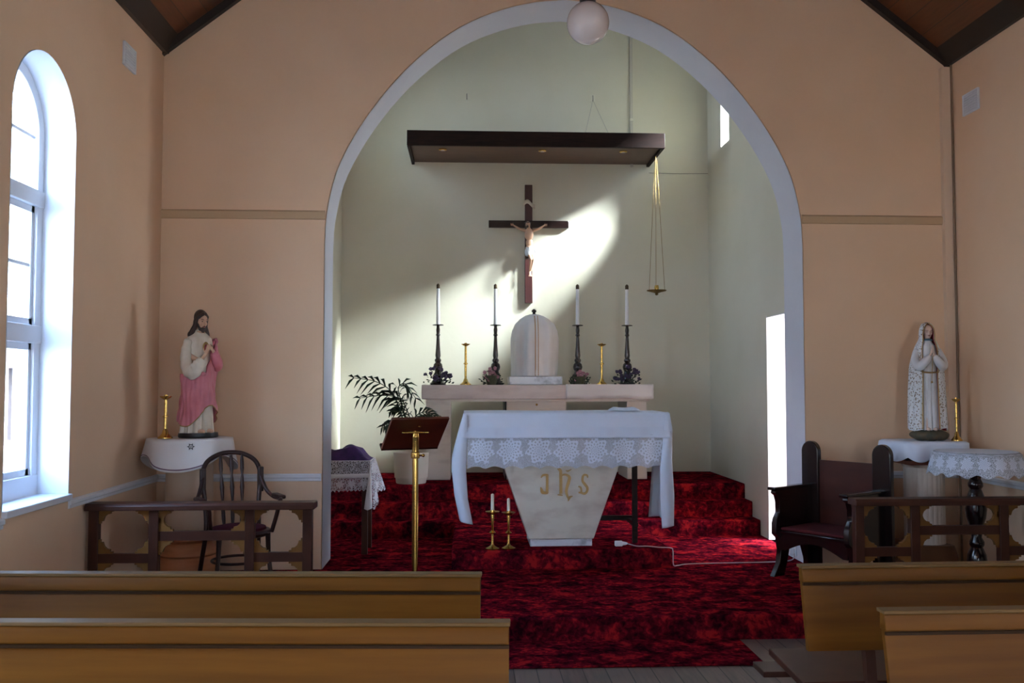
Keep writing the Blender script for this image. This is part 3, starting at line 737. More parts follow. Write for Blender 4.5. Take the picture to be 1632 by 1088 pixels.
tag(MB().grid(lambda u, v: (lerp(1.20, 1.45, u), lerp(7.72, 7.95, v), 1.394+.026*min(1, 6*min(u, 1-u, v, 1-v))+.003*math.sin(u*9)), 16, 10).grid(lambda u, v: (lerp(1.20, 1.45, u), lerp(7.72, 7.95, v), 1.393), 1, 1).build('folded_cloth', M_linen, None), 'small folded white cloth lying on the right end of the altar', 'cloth')

t = thing('trestle_frame', 'dark timber frame standing under the right end of the altar cloth', 'frame', (1.40, 7.80, .295))
for dx, dy in ((0, -.03), (.062, .30)): MB().box(dx-.02, dx+.02, dy-.02, dy+.02, 0, .648+.3).build('leg', M_dark, t)
MB().box(-.01, .03, -.03, .30, .13, .165).box(-.26, .05, .28, .31, .14, .18).build('rail', M_dark, t)

def floor_stick(loc, label, h, ch):
    t = thing('brass_candlestick', label, 'candlestick', loc, 0, 'brass candlesticks on the carpet')
    MB().lathe([(0, 0), (.055, 0), (.056, .008), (.035, .018), (.016, .03), (.010, .045), (.009, h*.40), (.016, h*.42), (.026, h*.44), (.016, h*.47), (.008, h*.50), (.009, h*.62), (.014, h*.9), (.012, h*.93), (0, h*.93)], seg=22).build('stem', M_brass, t)
    MB().lathe([(0, h-.03), (.03, h-.02), (.055, h-.004), (.057, h), (.02, h-.006), (.018, h+.012), (0, h+.012)], seg=24).build('drip_pan', M_brass, t)
    MB().lathe([(0, 0), (.0135, 0), (.0125, ch), (.006, ch+.006), (0, ch+.006)], (0, 0, h), 16).build('candle', M_wax, t)
    return t
floor_stick((.203, 7.515, .295), 'brass candlestick with cream candle on the carpet left of the altar, the taller left one', .300, .135)
floor_stick((.333, 7.525, .295), 'brass candlestick with cream candle on the carpet left of the altar, next to its pedestal', .292, .105)

# ------------------------------------------------------------------ palm in its pot behind the lectern
def PW(u, v, y=9.6): return Vector(((u-745)*y/1480, 0, 1.6+(615-v)*y/1480))   # metres on the plane where the palm stands
t = thing('potted_palm', 'potted palm with drooping dark fronds in a round cream pot on the top step', 'plant', (-.58, 9.70, .60))
base = Vector((-.58, 0, .60))
pot = MB().lathe([(0, 0), (.150, 0), (.155, .012), (.160, .055), (.170, .06), (.182, .31), (.186, .318), (.172, .318), (.165, .27), (0, .27)], seg=40).build('pot', M_stone_pot, t)
MB().lathe([(0, 0), (.163, 0), (.163, .01), (0, .01)], (0, 0, .268), 24).build('soil', mat('soil', (.03, .02, .015), .9), pot)
def frond(pts, n, ln, seed, droop=.5, yoff=0, start=.38):
    rnd = random.Random(seed)
    P = [PW(u, v)-base+Vector((0, yy, 0)) for (u, v, yy) in pts]
    c = cr(P, 10); m = MB(); k = len(c)
    m.tube(c, [lerp(.009, .0025, i/(k-1)) for i in range(k)], 6)
    for i in range(n):
        f = lerp(start, 1, i/(n-1)); j = min(int(f*(k-1)), k-2); p = c[j].lerp(c[j+1], f*(k-1)-j); d = (c[j+1]-c[j]).normalized()
        sd = d.cross(Vector((0, 1, 0))); sd = sd.normalized() if sd.length > .01 else Vector((1, 0, 0))
        for s_ in (-1, 1):
            L_ = ln*(.55+.45*math.sin(PI*min(1, (f-start)/(1-start)+.15)))*rnd.uniform(.8, 1.1)
            dr = (d*.75+sd*s_*.65+Vector((0, s_*.45, 0))).normalized()
            q1 = p+dr*L_*.5+Vector((0, 0, -.16*L_*droop)); q2 = p+dr*L_+Vector((0, 0, -.95*L_*droop))
            w = Vector((0, 0, 1)).cross(dr).normalized()*.013+Vector((0, 0, .011))
            m.add([p-w*.3, p+w*.3, q1+w, q1-w, q2], [(0, 1, 2, 3), (3, 2, 4)])
    m.build('frond', M_leafd, t, solid=.0015)
frond([(652, 716, 0), (648, 690, 0), (638, 655, -.02), (625, 625, -.04), (600, 608, -.08), (566, 602, -.12)], 11, .22, 1)
frond([(655, 716, 0), (650, 680, 0), (641, 650, .03), (634, 634, .03), (606, 630, 0), (575, 634, -.06)], 10, .20, 2)
frond([(654, 716, 0), (648, 680, .02), (640, 645, .04), (634, 618, .05), (646, 612, .02), (662, 634, -.02)], 10, .18, 3)
frond([(656, 716, 0), (654, 690, 0), (648, 668, .06), (636, 652, .1), (622, 655, .12)], 11, .12, 4)
frond([(657, 716, 0), (656, 690, -.03), (662, 664, -.05), (680, 656, -.07), (696, 664, -.1)], 10, .16, 5)
frond([(655, 716, 0), (652, 700, -.05), (642, 676, -.07), (626, 672, -.1), (612, 678, -.12)], 11, .13, 6)
frond([(657, 716, 0), (656, 695, .04), (652, 665, .06), (644, 645, .05), (641, 636, .05)], 9, .10, 7)

# ------------------------------------------------------------------ reading stand
t = thing('lectern', 'reading stand with tilted mahogany board on a slender brass pole', 'lectern', (-.363, 6.56, .15))
o0 = Vector((-.363, 6.56, .15))
BL = Vector((-.605, 6.63, 1.152))-o0; BR = Vector((-.215, 6.81, 1.152))-o0; TL = Vector((-.515, 6.43, 1.37))-o0; TR = Vector((-.125, 6.61, 1.37))-o0
nn = (BR-BL).cross(TL-BL).normalized(); nn = -nn if nn.y > 0 else nn     # nn points at the congregation
th_ = nn*-.022
MB().add([BL, BR, TR, TL, BL+th_, BR+th_, TR+th_, TL+th_], [(0, 1, 2, 3), (7, 6, 5, 4), (0, 4, 5, 1), (1, 5, 6, 2), (2, 6, 7, 3), (3, 7, 4, 0)]).build('reading_board', M_mahog, t, bevel=.003)
up_ = (TL-BL).normalized()
a0 = BL+th_; a1 = BR+th_
MB().add([BL-up_*.012, BR-up_*.012, BR+up_*.004, BL+up_*.004]+[p-nn*.055 for p in (BL-up_*.012, BR-up_*.012, BR+up_*.004, BL+up_*.004)], [(0, 1, 2, 3), (7, 6, 5, 4), (0, 4, 5, 1), (1, 5, 6, 2), (2, 6, 7, 3), (3, 7, 4, 0)]).build('book_ledge', M_dark, t)
MB().lathe([(0, .02), (.021, .02), (.021, .93), (.019, .95), (0, .95)], seg=20).build('lower_pole', M_brass, t)
MB().lathe([(0, .94), (.030, .945), (.033, .965), (.030, .985), (.024, .99), (.024, 1.085), (.026, 1.09), (.026, 1.10), (.024, 1.105), (.023, 1.135), (0, 1.14)], seg=20).build('upper_pole', M_brass, t)
MB().tube([(.028, -.0, .965), (.05, 0, .965)], .007, 8).ball((.055, 0, .965), .012, 10, 8).build('clamp_knob', M_brass, t)
MB().tube([(-.092, -.022, 1.126), (.094, -.022, 1.126)], .0075, 12).build('cross_bar', M_brass, t)
MB().ball((.028, -.012, 1.168), (.013, .008, .007), 12, 8).build('fixing_screw', M_brass, t)
MB().lathe([(0, 0), (.15, 0), (.15, .012), (.10, .025), (.05, .04), (.03, .06), (0, .06)], seg=32).build('base', M_brass, t)

# ------------------------------------------------------------------ credence table with lace, left of the steps
t = thing('side_table', 'small dark wooden table beside the left side of the chancel arch', 'side table', (-1.14, 8.32, .15))
MB().box(-.30, .30, -.2, .2, .77, .80).build('table_top', M_dark, t)
for a in (-1, 1):
    for b_ in (-1, 1): MB().box(a*.255-.025, a*.255+.025, b_*.165-.025, b_*.165+.025, 0, .77).build('leg', M_rail, t, bevel=.003)
MB().box(-.27, .27, -.175, -.155, .68, .77).box(-.27, .27, .155, .175, .68, .77).box(-.27, -.25, -.17, .17, .68, .77).box(.25, .27, -.17, .17, .68, .77).build('apron', M_dark, t)
cl2 = thing('lace_cloth', 'lace-edged cloth with zigzag hem hanging over the small dark side table', 'cloth', (0, 0, 0))
MB().grid(lambda u, v: (lerp(-1.445, -.835, u), lerp(8.115, 8.525, v), .953), 8, 8).build('cloth_top', M_linen2, cl2, solid=.003)
def zig(x): return .018*abs(((x/.035) % 1)*2-1)
def fr_(u, v):
    x = lerp(-1.445, -.835, u); return (x, 8.112-.008*math.sin(x*16)*v, lerp(.953, .675+zig(x)+.02*u, v))
MB().grid(fr_, 140, 12, lambda u, v: (u*.61, (1-v)*.26)).build('lace_front', M_lace2, cl2)
MB().grid(lambda u, v: (lerp(-1.445, -.835, u), 8.108-.008*math.sin(lerp(-1.445, -.835, u)*16)*(.45+.12*v), lerp(.835, .80, v)+.012*u), 60, 2).build('plain_band', M_linen2, cl2, solid=.002)
MB().grid(lambda u, v: (-.832+(.022+.03*math.sin(u*9))*v+.05*v*u, lerp(8.112, 8.525, u), lerp(.953, .66+zig(u*.41)-.14*(1-u)**3, v)), 70, 12, lambda u, v: (u*.41, (1-v)*.30)).build('lace_side', M_lace2, cl2)
def corner(u, v):
    a = lerp(-.9, 1.2, u); r = .012+.05*v; return (-.868+.035+.05*v*math.sin(a)*.8-.02*v, 8.112-.03*v*math.cos(a)-.004, lerp(.95, .535+.03*abs(u-.4), v))
MB().grid(corner, 14, 14).build('corner_fall', M_linen2, cl2, solid=.002)
def purp(u, v):
    x = lerp(-1.43, -.845, u); y = lerp(8.14, 8.45, v); e = min(1, 7*min(u, 1-u, v, 1-v)+.0)
    h = .035+.085*math.exp(-((x+1.02)/.12)**2)+.05*math.exp(-((x+1.3)/.14)**2)+.008*math.sin(x*40+y*18)
    return (x, y, .957+h*e)
pm = MB().grid(purp, 60, 24); pm.grid(lambda u, v: (lerp(-1.43, -.845, u), lerp(8.14, 8.45, v), .956), 1, 1)
tag(pm.build('folded_vestment', M_purple, None, smooth=180), 'crumpled purple cloth lying on the lace-covered side table', 'cloth')

# ------------------------------------------------------------------ communion rails
def rail(loc, mirror, label):
    t = thing('altar_rail', label, 'railing', loc, 0, None)
    Lh = 1.45
    def X(a): return a if not mirror else a
    MB().prism([(-.075, .655), (.075, .655), (.075, .685), (.06, .70), (-.06, .70), (-.075, .685)], 'x', -.0, Lh).build('top_rail', M_rail, t, bevel=.004)
    posts = [.04, .42, 1.03, 1.40]
    for p in posts: MB().box(p-.03, p+.03, -.03, .03, 0, .655).build('post', M_rail, t, bevel=.003)
    spans = [(posts[0]+.03, posts[1]-.03, .345), (posts[1]+.03, posts[2]-.03, .485), (posts[2]+.03, posts[3]-.03, .345)]
    for a, b_, z in spans: MB().box(a, b_, -.018, .018, z-.03, z+.03).build('cross_rail', M_rail, t)
    def brk(cx, cz, sx_, sz_, R=.085):
        poly = [(0, 0), (R*1.05, 0), (R*1.05, .012), (R*.86, .012), (R*.86, .026), (R*.62, .030), (R*.42, .045), (R*.34, .062*R/.085), (.026, R*.86), (.012, R*.86), (.012, R*1.05), (0, R*1.05)]
        MB().prism([(cx+sx_*a, cz+sz_*b__) for a, b__ in poly], 'y', -.013, .013).build('corner_bracket', M_railb, t)
    for a, b_, z in spans:
        for sx_, c in ((1, a), (-1, b_)):
            brk(c, .655, sx_, -1); brk(c, z+.03, sx_, 1); brk(c, z-.03, sx_, -1)
            brk(c, .03, sx_, 1)
    MB().box(0.01, 1.43, -.025, .025, 0, .03).build('bottom_rail', M_rail, t)
    return t
rail((-2.435, 6.15, .15), False, 'low dark communion rail by the left wall, in front of the bentwood armchair')
rail((2.575, 6.15, .15), True, 'low dark communion rail on the right, in front of the carved bench')

# ------------------------------------------------------------------ bentwood armchair
t = thing('bentwood_armchair', 'dark bentwood armchair with spindle back behind the left communion rail', 'armchair', (-1.60, 6.65, .15), math.radians(27))
def rot2(x, y): return (x, y)
SH = .45
MB().lathe([(0, 0), (.20, 0), (.215, .008), (.222, .025), (.215, .04), (.19, .045), (0, .045)], (0, 0, SH-.045), 40).build('seat_ring', M_chair, t)
MB().lathe([(0, 0), (.19, 0), (.185, .015), (.12, .028), (0, .032)], (0, 0, SH), 36).build('seat_pad', mat('maroon_pad', (.05, .008, .016), .95, spec=.1), t)
for x, y, x2, y2 in ((-.165, -.15, -.20, -.19), (.165, -.15, .20, -.19)):
    MB().tube(cr([(x, y, SH-.02), (x*1.05, y*1.05, .25), (x2, y2, 0)], 6), [.019, .018, .017, .017, .016, .016, .016, .015, .015, .015, .014, .013, .012], 12).build('front_leg', M_chair, t)
hoop = [(-.215, .30, 0), (-.20, .23, .22), (-.185, .175, SH-.02), (-.19, .20, .62), (-.205, .225, .80), (-.175, .25, .90), (-.09, .262, .955), (0, .266, .968), (.09, .262, .955), (.175, .25, .90), (.205, .225, .80), (.19, .20, .62), (.185, .175, SH-.02), (.20, .23, .22), (.215, .30, 0)]
MB().tube(cr(hoop, 6), .0165, 12).build('back_hoop', M_chair, t, smooth=180)
for k in (-1, 0, 1):
    x = k*.075
    m = MB(); pts = [(x*.8, .172, SH-.01), (x*.9, .19, .58), (x*.95, .21, .72), (x, .235, .85), (x*1.02, .255, .95)]
    c = cr(pts, 6); n = len(c)
    m.tube(c, [.008+.006*abs(math.sin(i/(n-1)*PI*3))*(1 if i % 6 else 1.3) for i in range(n)], 10); m.build('spindle', M_chair, t)
for s_ in (-1, 1):
    # flat plates on the hoop shoulders and scrolled arms
    MB().box(s_*.205-.02, s_*.205+.02, .20, .235, .68, .86).build('shoulder_plate', M_chair, t, bevel=.006)
    arm = cr([(s_*.20, .215, .80), (s_*.235, .17, .70), (s_*.265, .10, .655), (s_*.275, 0, .65), (s_*.265, -.10, .655), (s_*.25, -.15, .65), (s_*.235, -.155, .60), (s_*.225, -.13, .53), (s_*.205, -.10, SH-.02)], 6)
    MB().tube(arm, .0145, 12).build('arm', M_chair, t, smooth=180)
    MB().box(s_*.27-.028, s_*.27+.028, -.13, .07, .655, .682).build('arm_pad', M_chair, t, bevel=.01)
MB().tube([(.175*math.cos(a), .175*math.sin(a)+.01, .235) for a in np.linspace(0, 2*PI, 40)], .0095, 10).build('stretcher_ring', M_chair, t, smooth=180)

# ------------------------------------------------------------------ pedestals with cloths
t = thing('pedestal', 'cream round pedestal on a bulging terracotta base in the left corner', 'pedestal', (-2.07, 7.08, .15))
MB().lathe([(0, 0), (.19, 0), (.22, .04), (.235, .10), (.225, .16), (.20, .19), (.195, .20), (.205, .215), (.20, .24), (.175, .27), (.165, .30), (.172, .31), (.20, .325), (.20, .345), (.17, .35), (0, .35)], seg=40).build('terracotta_base', M_terra, t)
MB().lathe([(0, .35), (.165, .35), (.165, .37), (.178, .385), (.172, .41), (.168, 1.0), (.19, 1.02), (0, 1.02)], seg=40).build('shaft', mat('cream_shaft', (.50, .36, .25), .6), t)
MB().lathe([(0, 1.01), (.22, 1.01), (.30, 1.03), (.30, 1.06), (0, 1.06)], seg=40).build('round_top', M_rail, t)
t = thing('round_cloth', 'white cloth with a thin purple border draped over the left corner pedestal', 'cloth', (-2.07, 7.08, 1.212))
def drape(R, hem, wav, seg=120, rows=16, ph=0, top=.0):
    def f(u, v):
        a = 2*PI*u; 
        if v < .3: r = R*v/.3; z = top
        else:
            k = (v-.3)/.7; h = hem(a); w = wav(a)
            r = R+.004+k*w; z = top-h*k
        x = r*math.cos(a); y = r*math.sin(a)
        return (max(x, -.365), min(y, .405), z)
    return MB().grid(f, seg, rows)
hem1 = lambda a: .19+.055*math.cos(3*(a+PI/2))*1.0+.01*math.sin(5*a)
wav1 = lambda a: .022+.020*math.sin(6*a+.8)
drape(.302, hem1, wav1, top=.004).build('cloth', M_linen2, t, solid=.003, smooth=180)
def stripe(u, v):
    a = 2*PI*u; k = .90+.035*v; h = hem1(a); w = wav1(a); r = .302+.007+k*w
    return (max(r*math.cos(a), -.369), min(r*math.sin(a), .409), .004-h*k)
MB().grid(stripe, 120, 1).build('purple_border', M_stain_purple, t, solid=.002)
mk = MB(); a0 = -PI/2+.30
def onr(dx, dz): 
    a = a0+dx/.31; return ((.311+.009)*math.cos(a), (.311+.009)*math.sin(a), -.045+dz)
mk.tube([onr(.014*math.cos(q_), .014*math.sin(q_)) for q_ in np.linspace(0, 2*PI, 20)], .0022, 5)
for k in range(6):
    mk.tube([onr(.016*math.cos(k*PI/3), .016*math.sin(k*PI/3)), onr(.024*math.cos(k*PI/3), .024*math.sin(k*PI/3))], .003, 5)
mk.tube([onr(-.007, .004), onr(0, -.006), onr(.007, .004)], .002, 5)
mk.build('embroidered_emblem', M_black, t)

t = thing('pedestal_cabinet', 'ribbed cream pedestal with brown top edge and flared wooden base in the right corner', 'pedestal', (3.555, 7.12, .15))
MB().prism([(-.20, 0), (.20, 0), (.17, .17), (.145, .24), (-.145, .24), (-.17, .17)], 'y', -.17, .2).build('wooden_base', mat('brown_base', (.13, .05, .018), .4, col2=(.18, .07, .025), nscale=5, coat=.3), t, bevel=.004)
MB().lathe([(0, .24), (.145, .24), (.145, .82), (.165, .85), (0, .85)], seg=96, fn=lambda a, z: 1+.03*abs(math.sin(a*12))).build('ribbed_shaft', mat('cream_ribs', (.60, .50, .42), .5), t, smooth=30)
MB().box(-.20, .20, -.20, .20, .85, .882).build('brown_edge', mat('red_brown_edge', (.20, .05, .025), .4), t, bevel=.004)
MB().box(-.23, .23, -.21, .21, .885, 1.02).build('top_block', M_dark, t)
t = thing('corner_cloth', 'white cloth with scalloped hem draped over the right corner pedestal', 'cloth', (3.555, 7.12, 1.17))
def sq(u, v):
    a = 2*PI*u; c, s_ = math.cos(a), math.sin(a); n = 6.0; rr = 1/((abs(c)/.268)**n+(abs(s_)/.248)**n)**(1/n)
    if v < .3: r = rr*v/.3; z = .006
    else:
        k = (v-.3)/.7; hem = .115+.035*abs(math.sin(a*5.5+.4)); r = rr+.004+k*(.018+.016*math.sin(a*11)); z = .006-hem*k
    return (r*c, r*s_, z)
MB().grid(sq, 160, 14).build('cloth', M_linen, t, solid=.003, smooth=180)

t = thing('turned_leg_table', 'small round table on a dark turned leg behind the right communion rail', 'side table', (3.61, 6.48, .15))
MB().lathe([(0, .93), (.10, .935), (.27, .95), (.275, .975), (0, .975)], seg=40).build('table_top', M_bench, t)
MB().lathe([(0, .04), (.05, .04), (.055, .08), (.035, .11), (.05, .15), (.068, .20), (.062, .26), (.04, .31), (.05, .33), (.05, .35), (.034, .38), (.04, .44), (.065, .52), (.072, .58), (.06, .66), (.038, .72), (.05, .74), (.05, .76), (.036, .79), (.05, .84), (.062, .88), (.05, .92), (.08, .94), (0, .94)], seg=32).build('turned_leg', M_bench, t)
for k in range(3):
    a = 2*PI*k/3+.4
    MB().tube(cr([(0, 0, .09), (.10*math.cos(a), .10*math.sin(a), .09), (.19*math.cos(a), .19*math.sin(a), .045), (.24*math.cos(a), .24*math.sin(a), .018)], 5), .018, 10).build('foot', M_bench, t)
t = thing('lace_doily', 'round white lace cloth hanging over the small turned-leg table', 'cloth', (3.62, 6.48, 1.128))
def dm(u, v):
    a = 2*PI*u
    if v < .4: r = .285*v/.4; z = .006
    else: k = (v-.4)/.6; r = .287+.035*k+.012*math.sin(a*7)*k; z = .006-(.155+.012*math.sin(a*16)*(k > .95))*k
    return (min(r*math.cos(a), .283), r*math.sin(a), z)
MB().grid(dm, 160, 18, lambda u, v: (u*2.16, 0 if v < .42 else (1-v)*.27)).build('lace_cloth', M_lace3, t, smooth=180)
MB().lathe([(0, 0), (.27, 0), (.27, .002), (0, .002)], (0, 0, .009), 40).build('plain_centre', M_linen, t)

brass_stick((-2.185, 6.86, 1.222), 'tall brass candle-holder at the feet of the robed statue on the left pedestal', .315, .85)
brass_stick((3.74, 6.96, 1.182), 'tall brass candle-holder beside the white veiled statue on the right pedestal', .33, .65)

# ------------------------------------------------------------------ carved bench by the arch
o0 = Vector((2.928, 7.10, .15)); ang = math.atan2(-.50, .356)
t = thing('carved_bench', 'dark polished single-seat bench with round-topped posts beside the right jamb of the arch', 'bench', tuple(o0), ang)
HW = .307
for s_ in (-1, 1):
    x0 = s_*HW
    # round-topped back post: broad board seen from the front
    po = [(x0-.075, 0), (x0-.075, .93)]+[(x0-.075*math.cos(a), .93+.082*math.sin(a)) for a in np.linspace(.1, PI-.1, 14)]+[(x0+.075, .93), (x0+.075, 0)]
    MB().prism(po, 'y', -.022, .03).build('back_post', M_bench, t, bevel=.008)
    # side panel with arm and scroll front, profile in y,z
    sp = [(-.02, .03), (-.02, .66), (-.46, .66), (-.50, .65), (-.505, .63), (-.47, .61), (-.452, .56), (-.452, .48), (-.485, .44), (-.50, .40), (-.50, .32), (-.46, .29), (-.44, .20), (-.455, .10), (-.50, .04), (-.53, 0), (-.40, 0), (-.36, .10), (-.33, .20), (-.24, .24), (-.14, .20), (-.10, .10), (-.08, 0), (-.02, 0)]
    MB().prism(sp, 'x', x0-.022, x0+.022).build('side_panel', M_bench, t, bevel=.004)
    MB().box(x0-.034, x0+.034, -.53, -.02, .655, .678).build('arm_rest', M_bench, t, bevel=.006)
MB().box(-HW+.05, HW-.05, 0, .022, .36, .865).build('back_panel', mat('back_mahogany', (.045, .011, .009), .28, col2=(.07, .018, .012), nscale=2, stretch=(1, 1, 4), coat=.5), t)
MB().box(-HW+.02, HW-.02, -.47, .0, .325, .35).build('seat', M_bench, t, bevel=.006)
MB().box(-HW+.03, HW-.03, -.455, -.01, .352, .372).build('seat_pad', M_redpad, t, bevel=.008)
MB().prism([(-HW+.02, .325), (HW-.02, .325), (HW-.02, .20)]+[(HW-.02-.04-.5*0-(.49)*k/10*1.0, .20+.075*math.sin(PI*k/10)) for k in range(11)]+[(-HW+.02, .20)], 'y', -.45, -.43).build('seat_apron', M_bench, t)

# ------------------------------------------------------------------ pews
def pew(label, Xe, Y, rz, length, side, Yrot=0):
    """side +1: pew runs to +x from the aisle end; -1: to -x"""
    t = thing('church_pew', label, 'pew', (Xe, Y, 0), rz, None)
    a, b_ = (0, length) if side > 0 else (-length, 0)
    def slab(y0, z0, y1, z1, th): return [(y0, z0), (y1, z1), (y1+th, z1), (y0+th, z0)]
    MB().prism([(-.06, .56), (.0, .835), (.022, .835), (-.038, .56)], 'x', a, b_).build('back_board', M_pew, t)
    MB().prism([(-.012, .818), (-.010, .850), (-.002, .870), (.03, .870), (.03, .818)], 'x', a-.004*0, b_).build('top_moulding', M_pew, t, bevel=.003)
    MB().box(a-.004, b_+.004, -.012, .045, .870, .882).build('cap_rail', M_pewedge, t, bevel=.003)
    MB().box(a, b_, -.017, -.004, .806, .815).build('bead', mat('pew_groove', (.035, .014, .004), .5, spec=.15), t)
    MB().prism([(-.03, .43), (.37, .455), (.37, .425), (-.03, .40)], 'x', a-.01, b_+.01).build('seat', M_rail, t, bevel=.004)
    ends = (0.0, length) if side > 0 else (-length, 0.0)
    for k, f in enumerate((.10, .5, .97)):
        x = lerp(a, b_, f if side > 0 else 1-f)
        MB().prism([(-.10, 0), (-.045, .52), (-.036, .565), (.0, .565), (-.02, .425), (.34, .425), (.34, .39), (.28, .36), (.26, 0), (.19, 0), (.20, .33), (.0, .36), (-.03, 0)], 'x', x-.02, x+.02).build('leg_frame', M_rail, t)
    return t
pew('honey-coloured pew left of the aisle in the second row from the front, nearest the camera', .128, 2.865, math.radians(-3.0), 2.42, -1)
pew('honey-coloured pew left of the aisle in the front row, nearer the altar', .052, 3.60, math.radians(-3.2), 2.35, -1)
pew('honey-coloured pew right of the aisle in the second row from the front, nearest the camera', 1.335, 2.957, math.radians(.3), 2.6, 1)
pew('honey-coloured pew right of the aisle in the front row, before the carved bench', 1.338, 3.70, math.radians(1.2), 2.6, 1)
for i, yy in enumerate((1.9, .9, -.9, -2.2, -3.5)):
    pass
t = thing('kneeler', 'long dark kneeling board on the floor before the front right pew', 'kneeler', (1.39, 4.36, 0))
MB().box(0, 2.5, 0, .17, .235, .262).build('kneeling_board', M_rail, t, bevel=.004)
for x in (.48, 1.3, 2.2):
    MB().prism([(.02, 0), (.15, 0), (.12, .235), (.05, .235)], 'x', x, x+.04).build('foot', M_metal, t)
    
# carpet strip in front of the platform
tag(MB().box(-1.6, 1.712, 5.33, 5.878, .001, .013).build('carpet_strip', M_carpet, None, bevel=.004), 'red mottled carpet strip on the floorboards in front of the raised step', 'carpet')

# ------------------------------------------------------------------ extension lead and socket
t = thing('extension_lead', 'white plug and thin cable lying on the red carpet right of the altar', 'cable', (1.235, 7.60, .297))
MB().box(-.03, .03, -.022, .022, 0, .04).build('socket_block', M_plastic, t, bevel=.005)
MB().lathe([(0, 0), (.017, 0), (.012, .03), (.006, .045), (0, .045)], (0, 0, 0), 12).build('x', M_plastic, t).name = 'plug'
pl = [o for o in t.children if o.name.startswith('plug')][0]; pl.rotation_euler = (0, PI/2, 0); pl.location = (.03, 0, .02)
o0 = Vector((1.235, 7.60, .297))
cab = [(1.30, 7.60, .317), (1.38, 7.56, .302), (1.47, 7.555, .301), (1.55, 7.50, .301), (1.632, 7.47, .301), (1.652, 7.46, .28), (1.655, 7.46, .17), (1.70, 7.50, .155), (1.80, 7.56, .154), (2.1, 7.59, .154), (2.45, 7.61, .154), (2.66, 7.66, .154), (2.735, 7.73, .17), (2.745, 7.76, .22)]
MB().tube([p-o0 for p in cr(cab, 8)], .0042, 8).build('cable', mat('cable_sheath', (.50, .42, .42), .5), t)
t = thing('wall_socket', 'white power outlet with plug low on the right jamb of the arch', 'socket', (2.757, 7.77, .155))
MB().box(-.012, 0, -.05, .05, .02, .12).build('plate', M_plastic, t, bevel=.003)
MB().box(-.05, -.012, -.025, .025, .035, .085).build('plug', M_plastic, t, bevel=.005)

# ------------------------------------------------------------------ statues
def surf(rad, th0, th1, zlo, zhi, nu=90, nv=60, off=0, fold=None):
    """rad(z)->(cx,cy,a,b); surface between angles with hem heights that may vary with the angle (angle 0 = +x, -pi/2 = front)"""
    def f(u, v):
        a = lerp(th0, th1, u); z0 = zlo(a) if callable(zlo) else zlo; z1 = zhi(a) if callable(zhi) else zhi
        z = lerp(z0, z1, v); cx, cy, A_, B_ = rad(z); g = fold(a, z) if fold else 0
        return (cx+(A_+off+g)*math.cos(a), cy+(B_+off+g)*math.sin(a), z)
    return MB().grid(f, nu, nv)
def table(rows):
    zs = [r[0] for r in rows]
    return lambda z: tuple(np.interp(z, zs, [r[k] for r in rows]) for k in (1, 2, 3, 4))
def face(mb, c, s, tilt=0):
    """head with brow, nose, cheeks, lips and chin; s = head height / 2, faces -y"""
    R_ = Matrix.Rotation(tilt, 4, 'X'); c = Vector(c)
    def P(x, y, z): return tuple(c+R_ @ Vector((x*s, y*s, z*s)))
    mb.ball(P(0, .05, .15), (.72*s, .86*s, .86*s), 24, 18)
    mb.ball(P(0, -.18, -.35), (.54*s, .56*s, .62*s), 20, 14)
    mb.ball(P(0, -.56, -.78), (.22*s, .16*s, .16*s), 12, 8)
    mb.capsule(P(0, -.76, .10), P(0, -.94, -.20), .085*s, .12*s, 10); mb.ball(P(0, -.88, -.22), (.16*s, .10*s, .09*s), 10, 8)
    mb.ball(P(0, -.74, -.50), (.22*s, .09*s, .075*s), 12, 8)
    for k in (-1, 1):
        mb.capsule(P(k*.12, -.78, .24), P(k*.48, -.62, .20), .075*s, .06*s, 8); mb.ball(P(k*.36, -.52, -.22), (.22*s, .18*s, .22*s), 12, 8)
        mb.ball(P(k*.72, .05, 0), (.09*s, .16*s, .24*s), 10, 8)
    return P
def eyes(P, s, t):
    for k in (-1, 1):
        MB().ball(P(k*.29, -.70, .04), (.11*s, .06*s, .05*s), 12, 8).build('eye', M_chasuble, t)
        MB().tube([P(k*.14, -.80, .20), P(k*.30, -.79, .26), P(k*.47, -.66, .22)], .03*s, 6).build('eyebrow', M_hair, t)
    MB().ball(P(0, -.82, -.51), (.17*s, .05*s, .055*s), 12, 8).build('lips', M_lip, t)
def hand(mb, wr, d, n, s, curl=.5, thumb=1):
    """palm from wrist along d, back of hand normal n; five separate fingers"""
    d = Vector(d).normalized(); n = Vector(n); n = (n-d*n.dot(d)).normalized(); w = d.cross(n); wr = Vector(wr)
    M_ = Matrix((tuple(w)+(0,), tuple(d)+(0,), tuple(n)+(0,), (0, 0, 0, 1))).transposed()
    mb.ball(wr+d*.45*s, (.36*s, .55*s, .17*s), 14, 10, M_)
    for k, (o_, l) in enumerate(((-.27, .72), (-.09, .84), (.09, .80), (.26, .62))):
        p = wr+d*.85*s+w*o_*s; q1 = p+d*l*.45*s-n*curl*.12*s; q2 = q1+(d*(1-curl*.5)-n*curl).normalized()*l*.45*s
        mb.capsule(p, q1, .095*s, .085*s, 8); mb.capsule(q1, q2, .085*s, .06*s, 8)
    p = wr+d*.30*s-w*.30*s*thumb; q1 = p+(d*.5-w*.55*thumb-n*.25).normalized()*.40*s; q2 = q1+(d*.9-w*.15*thumb-n*.2).normalized()*.32*s
    mb.capsule(p, q1, .12*s, .10*s, 8); mb.capsule(q1, q2, .095*s, .07*s, 8)

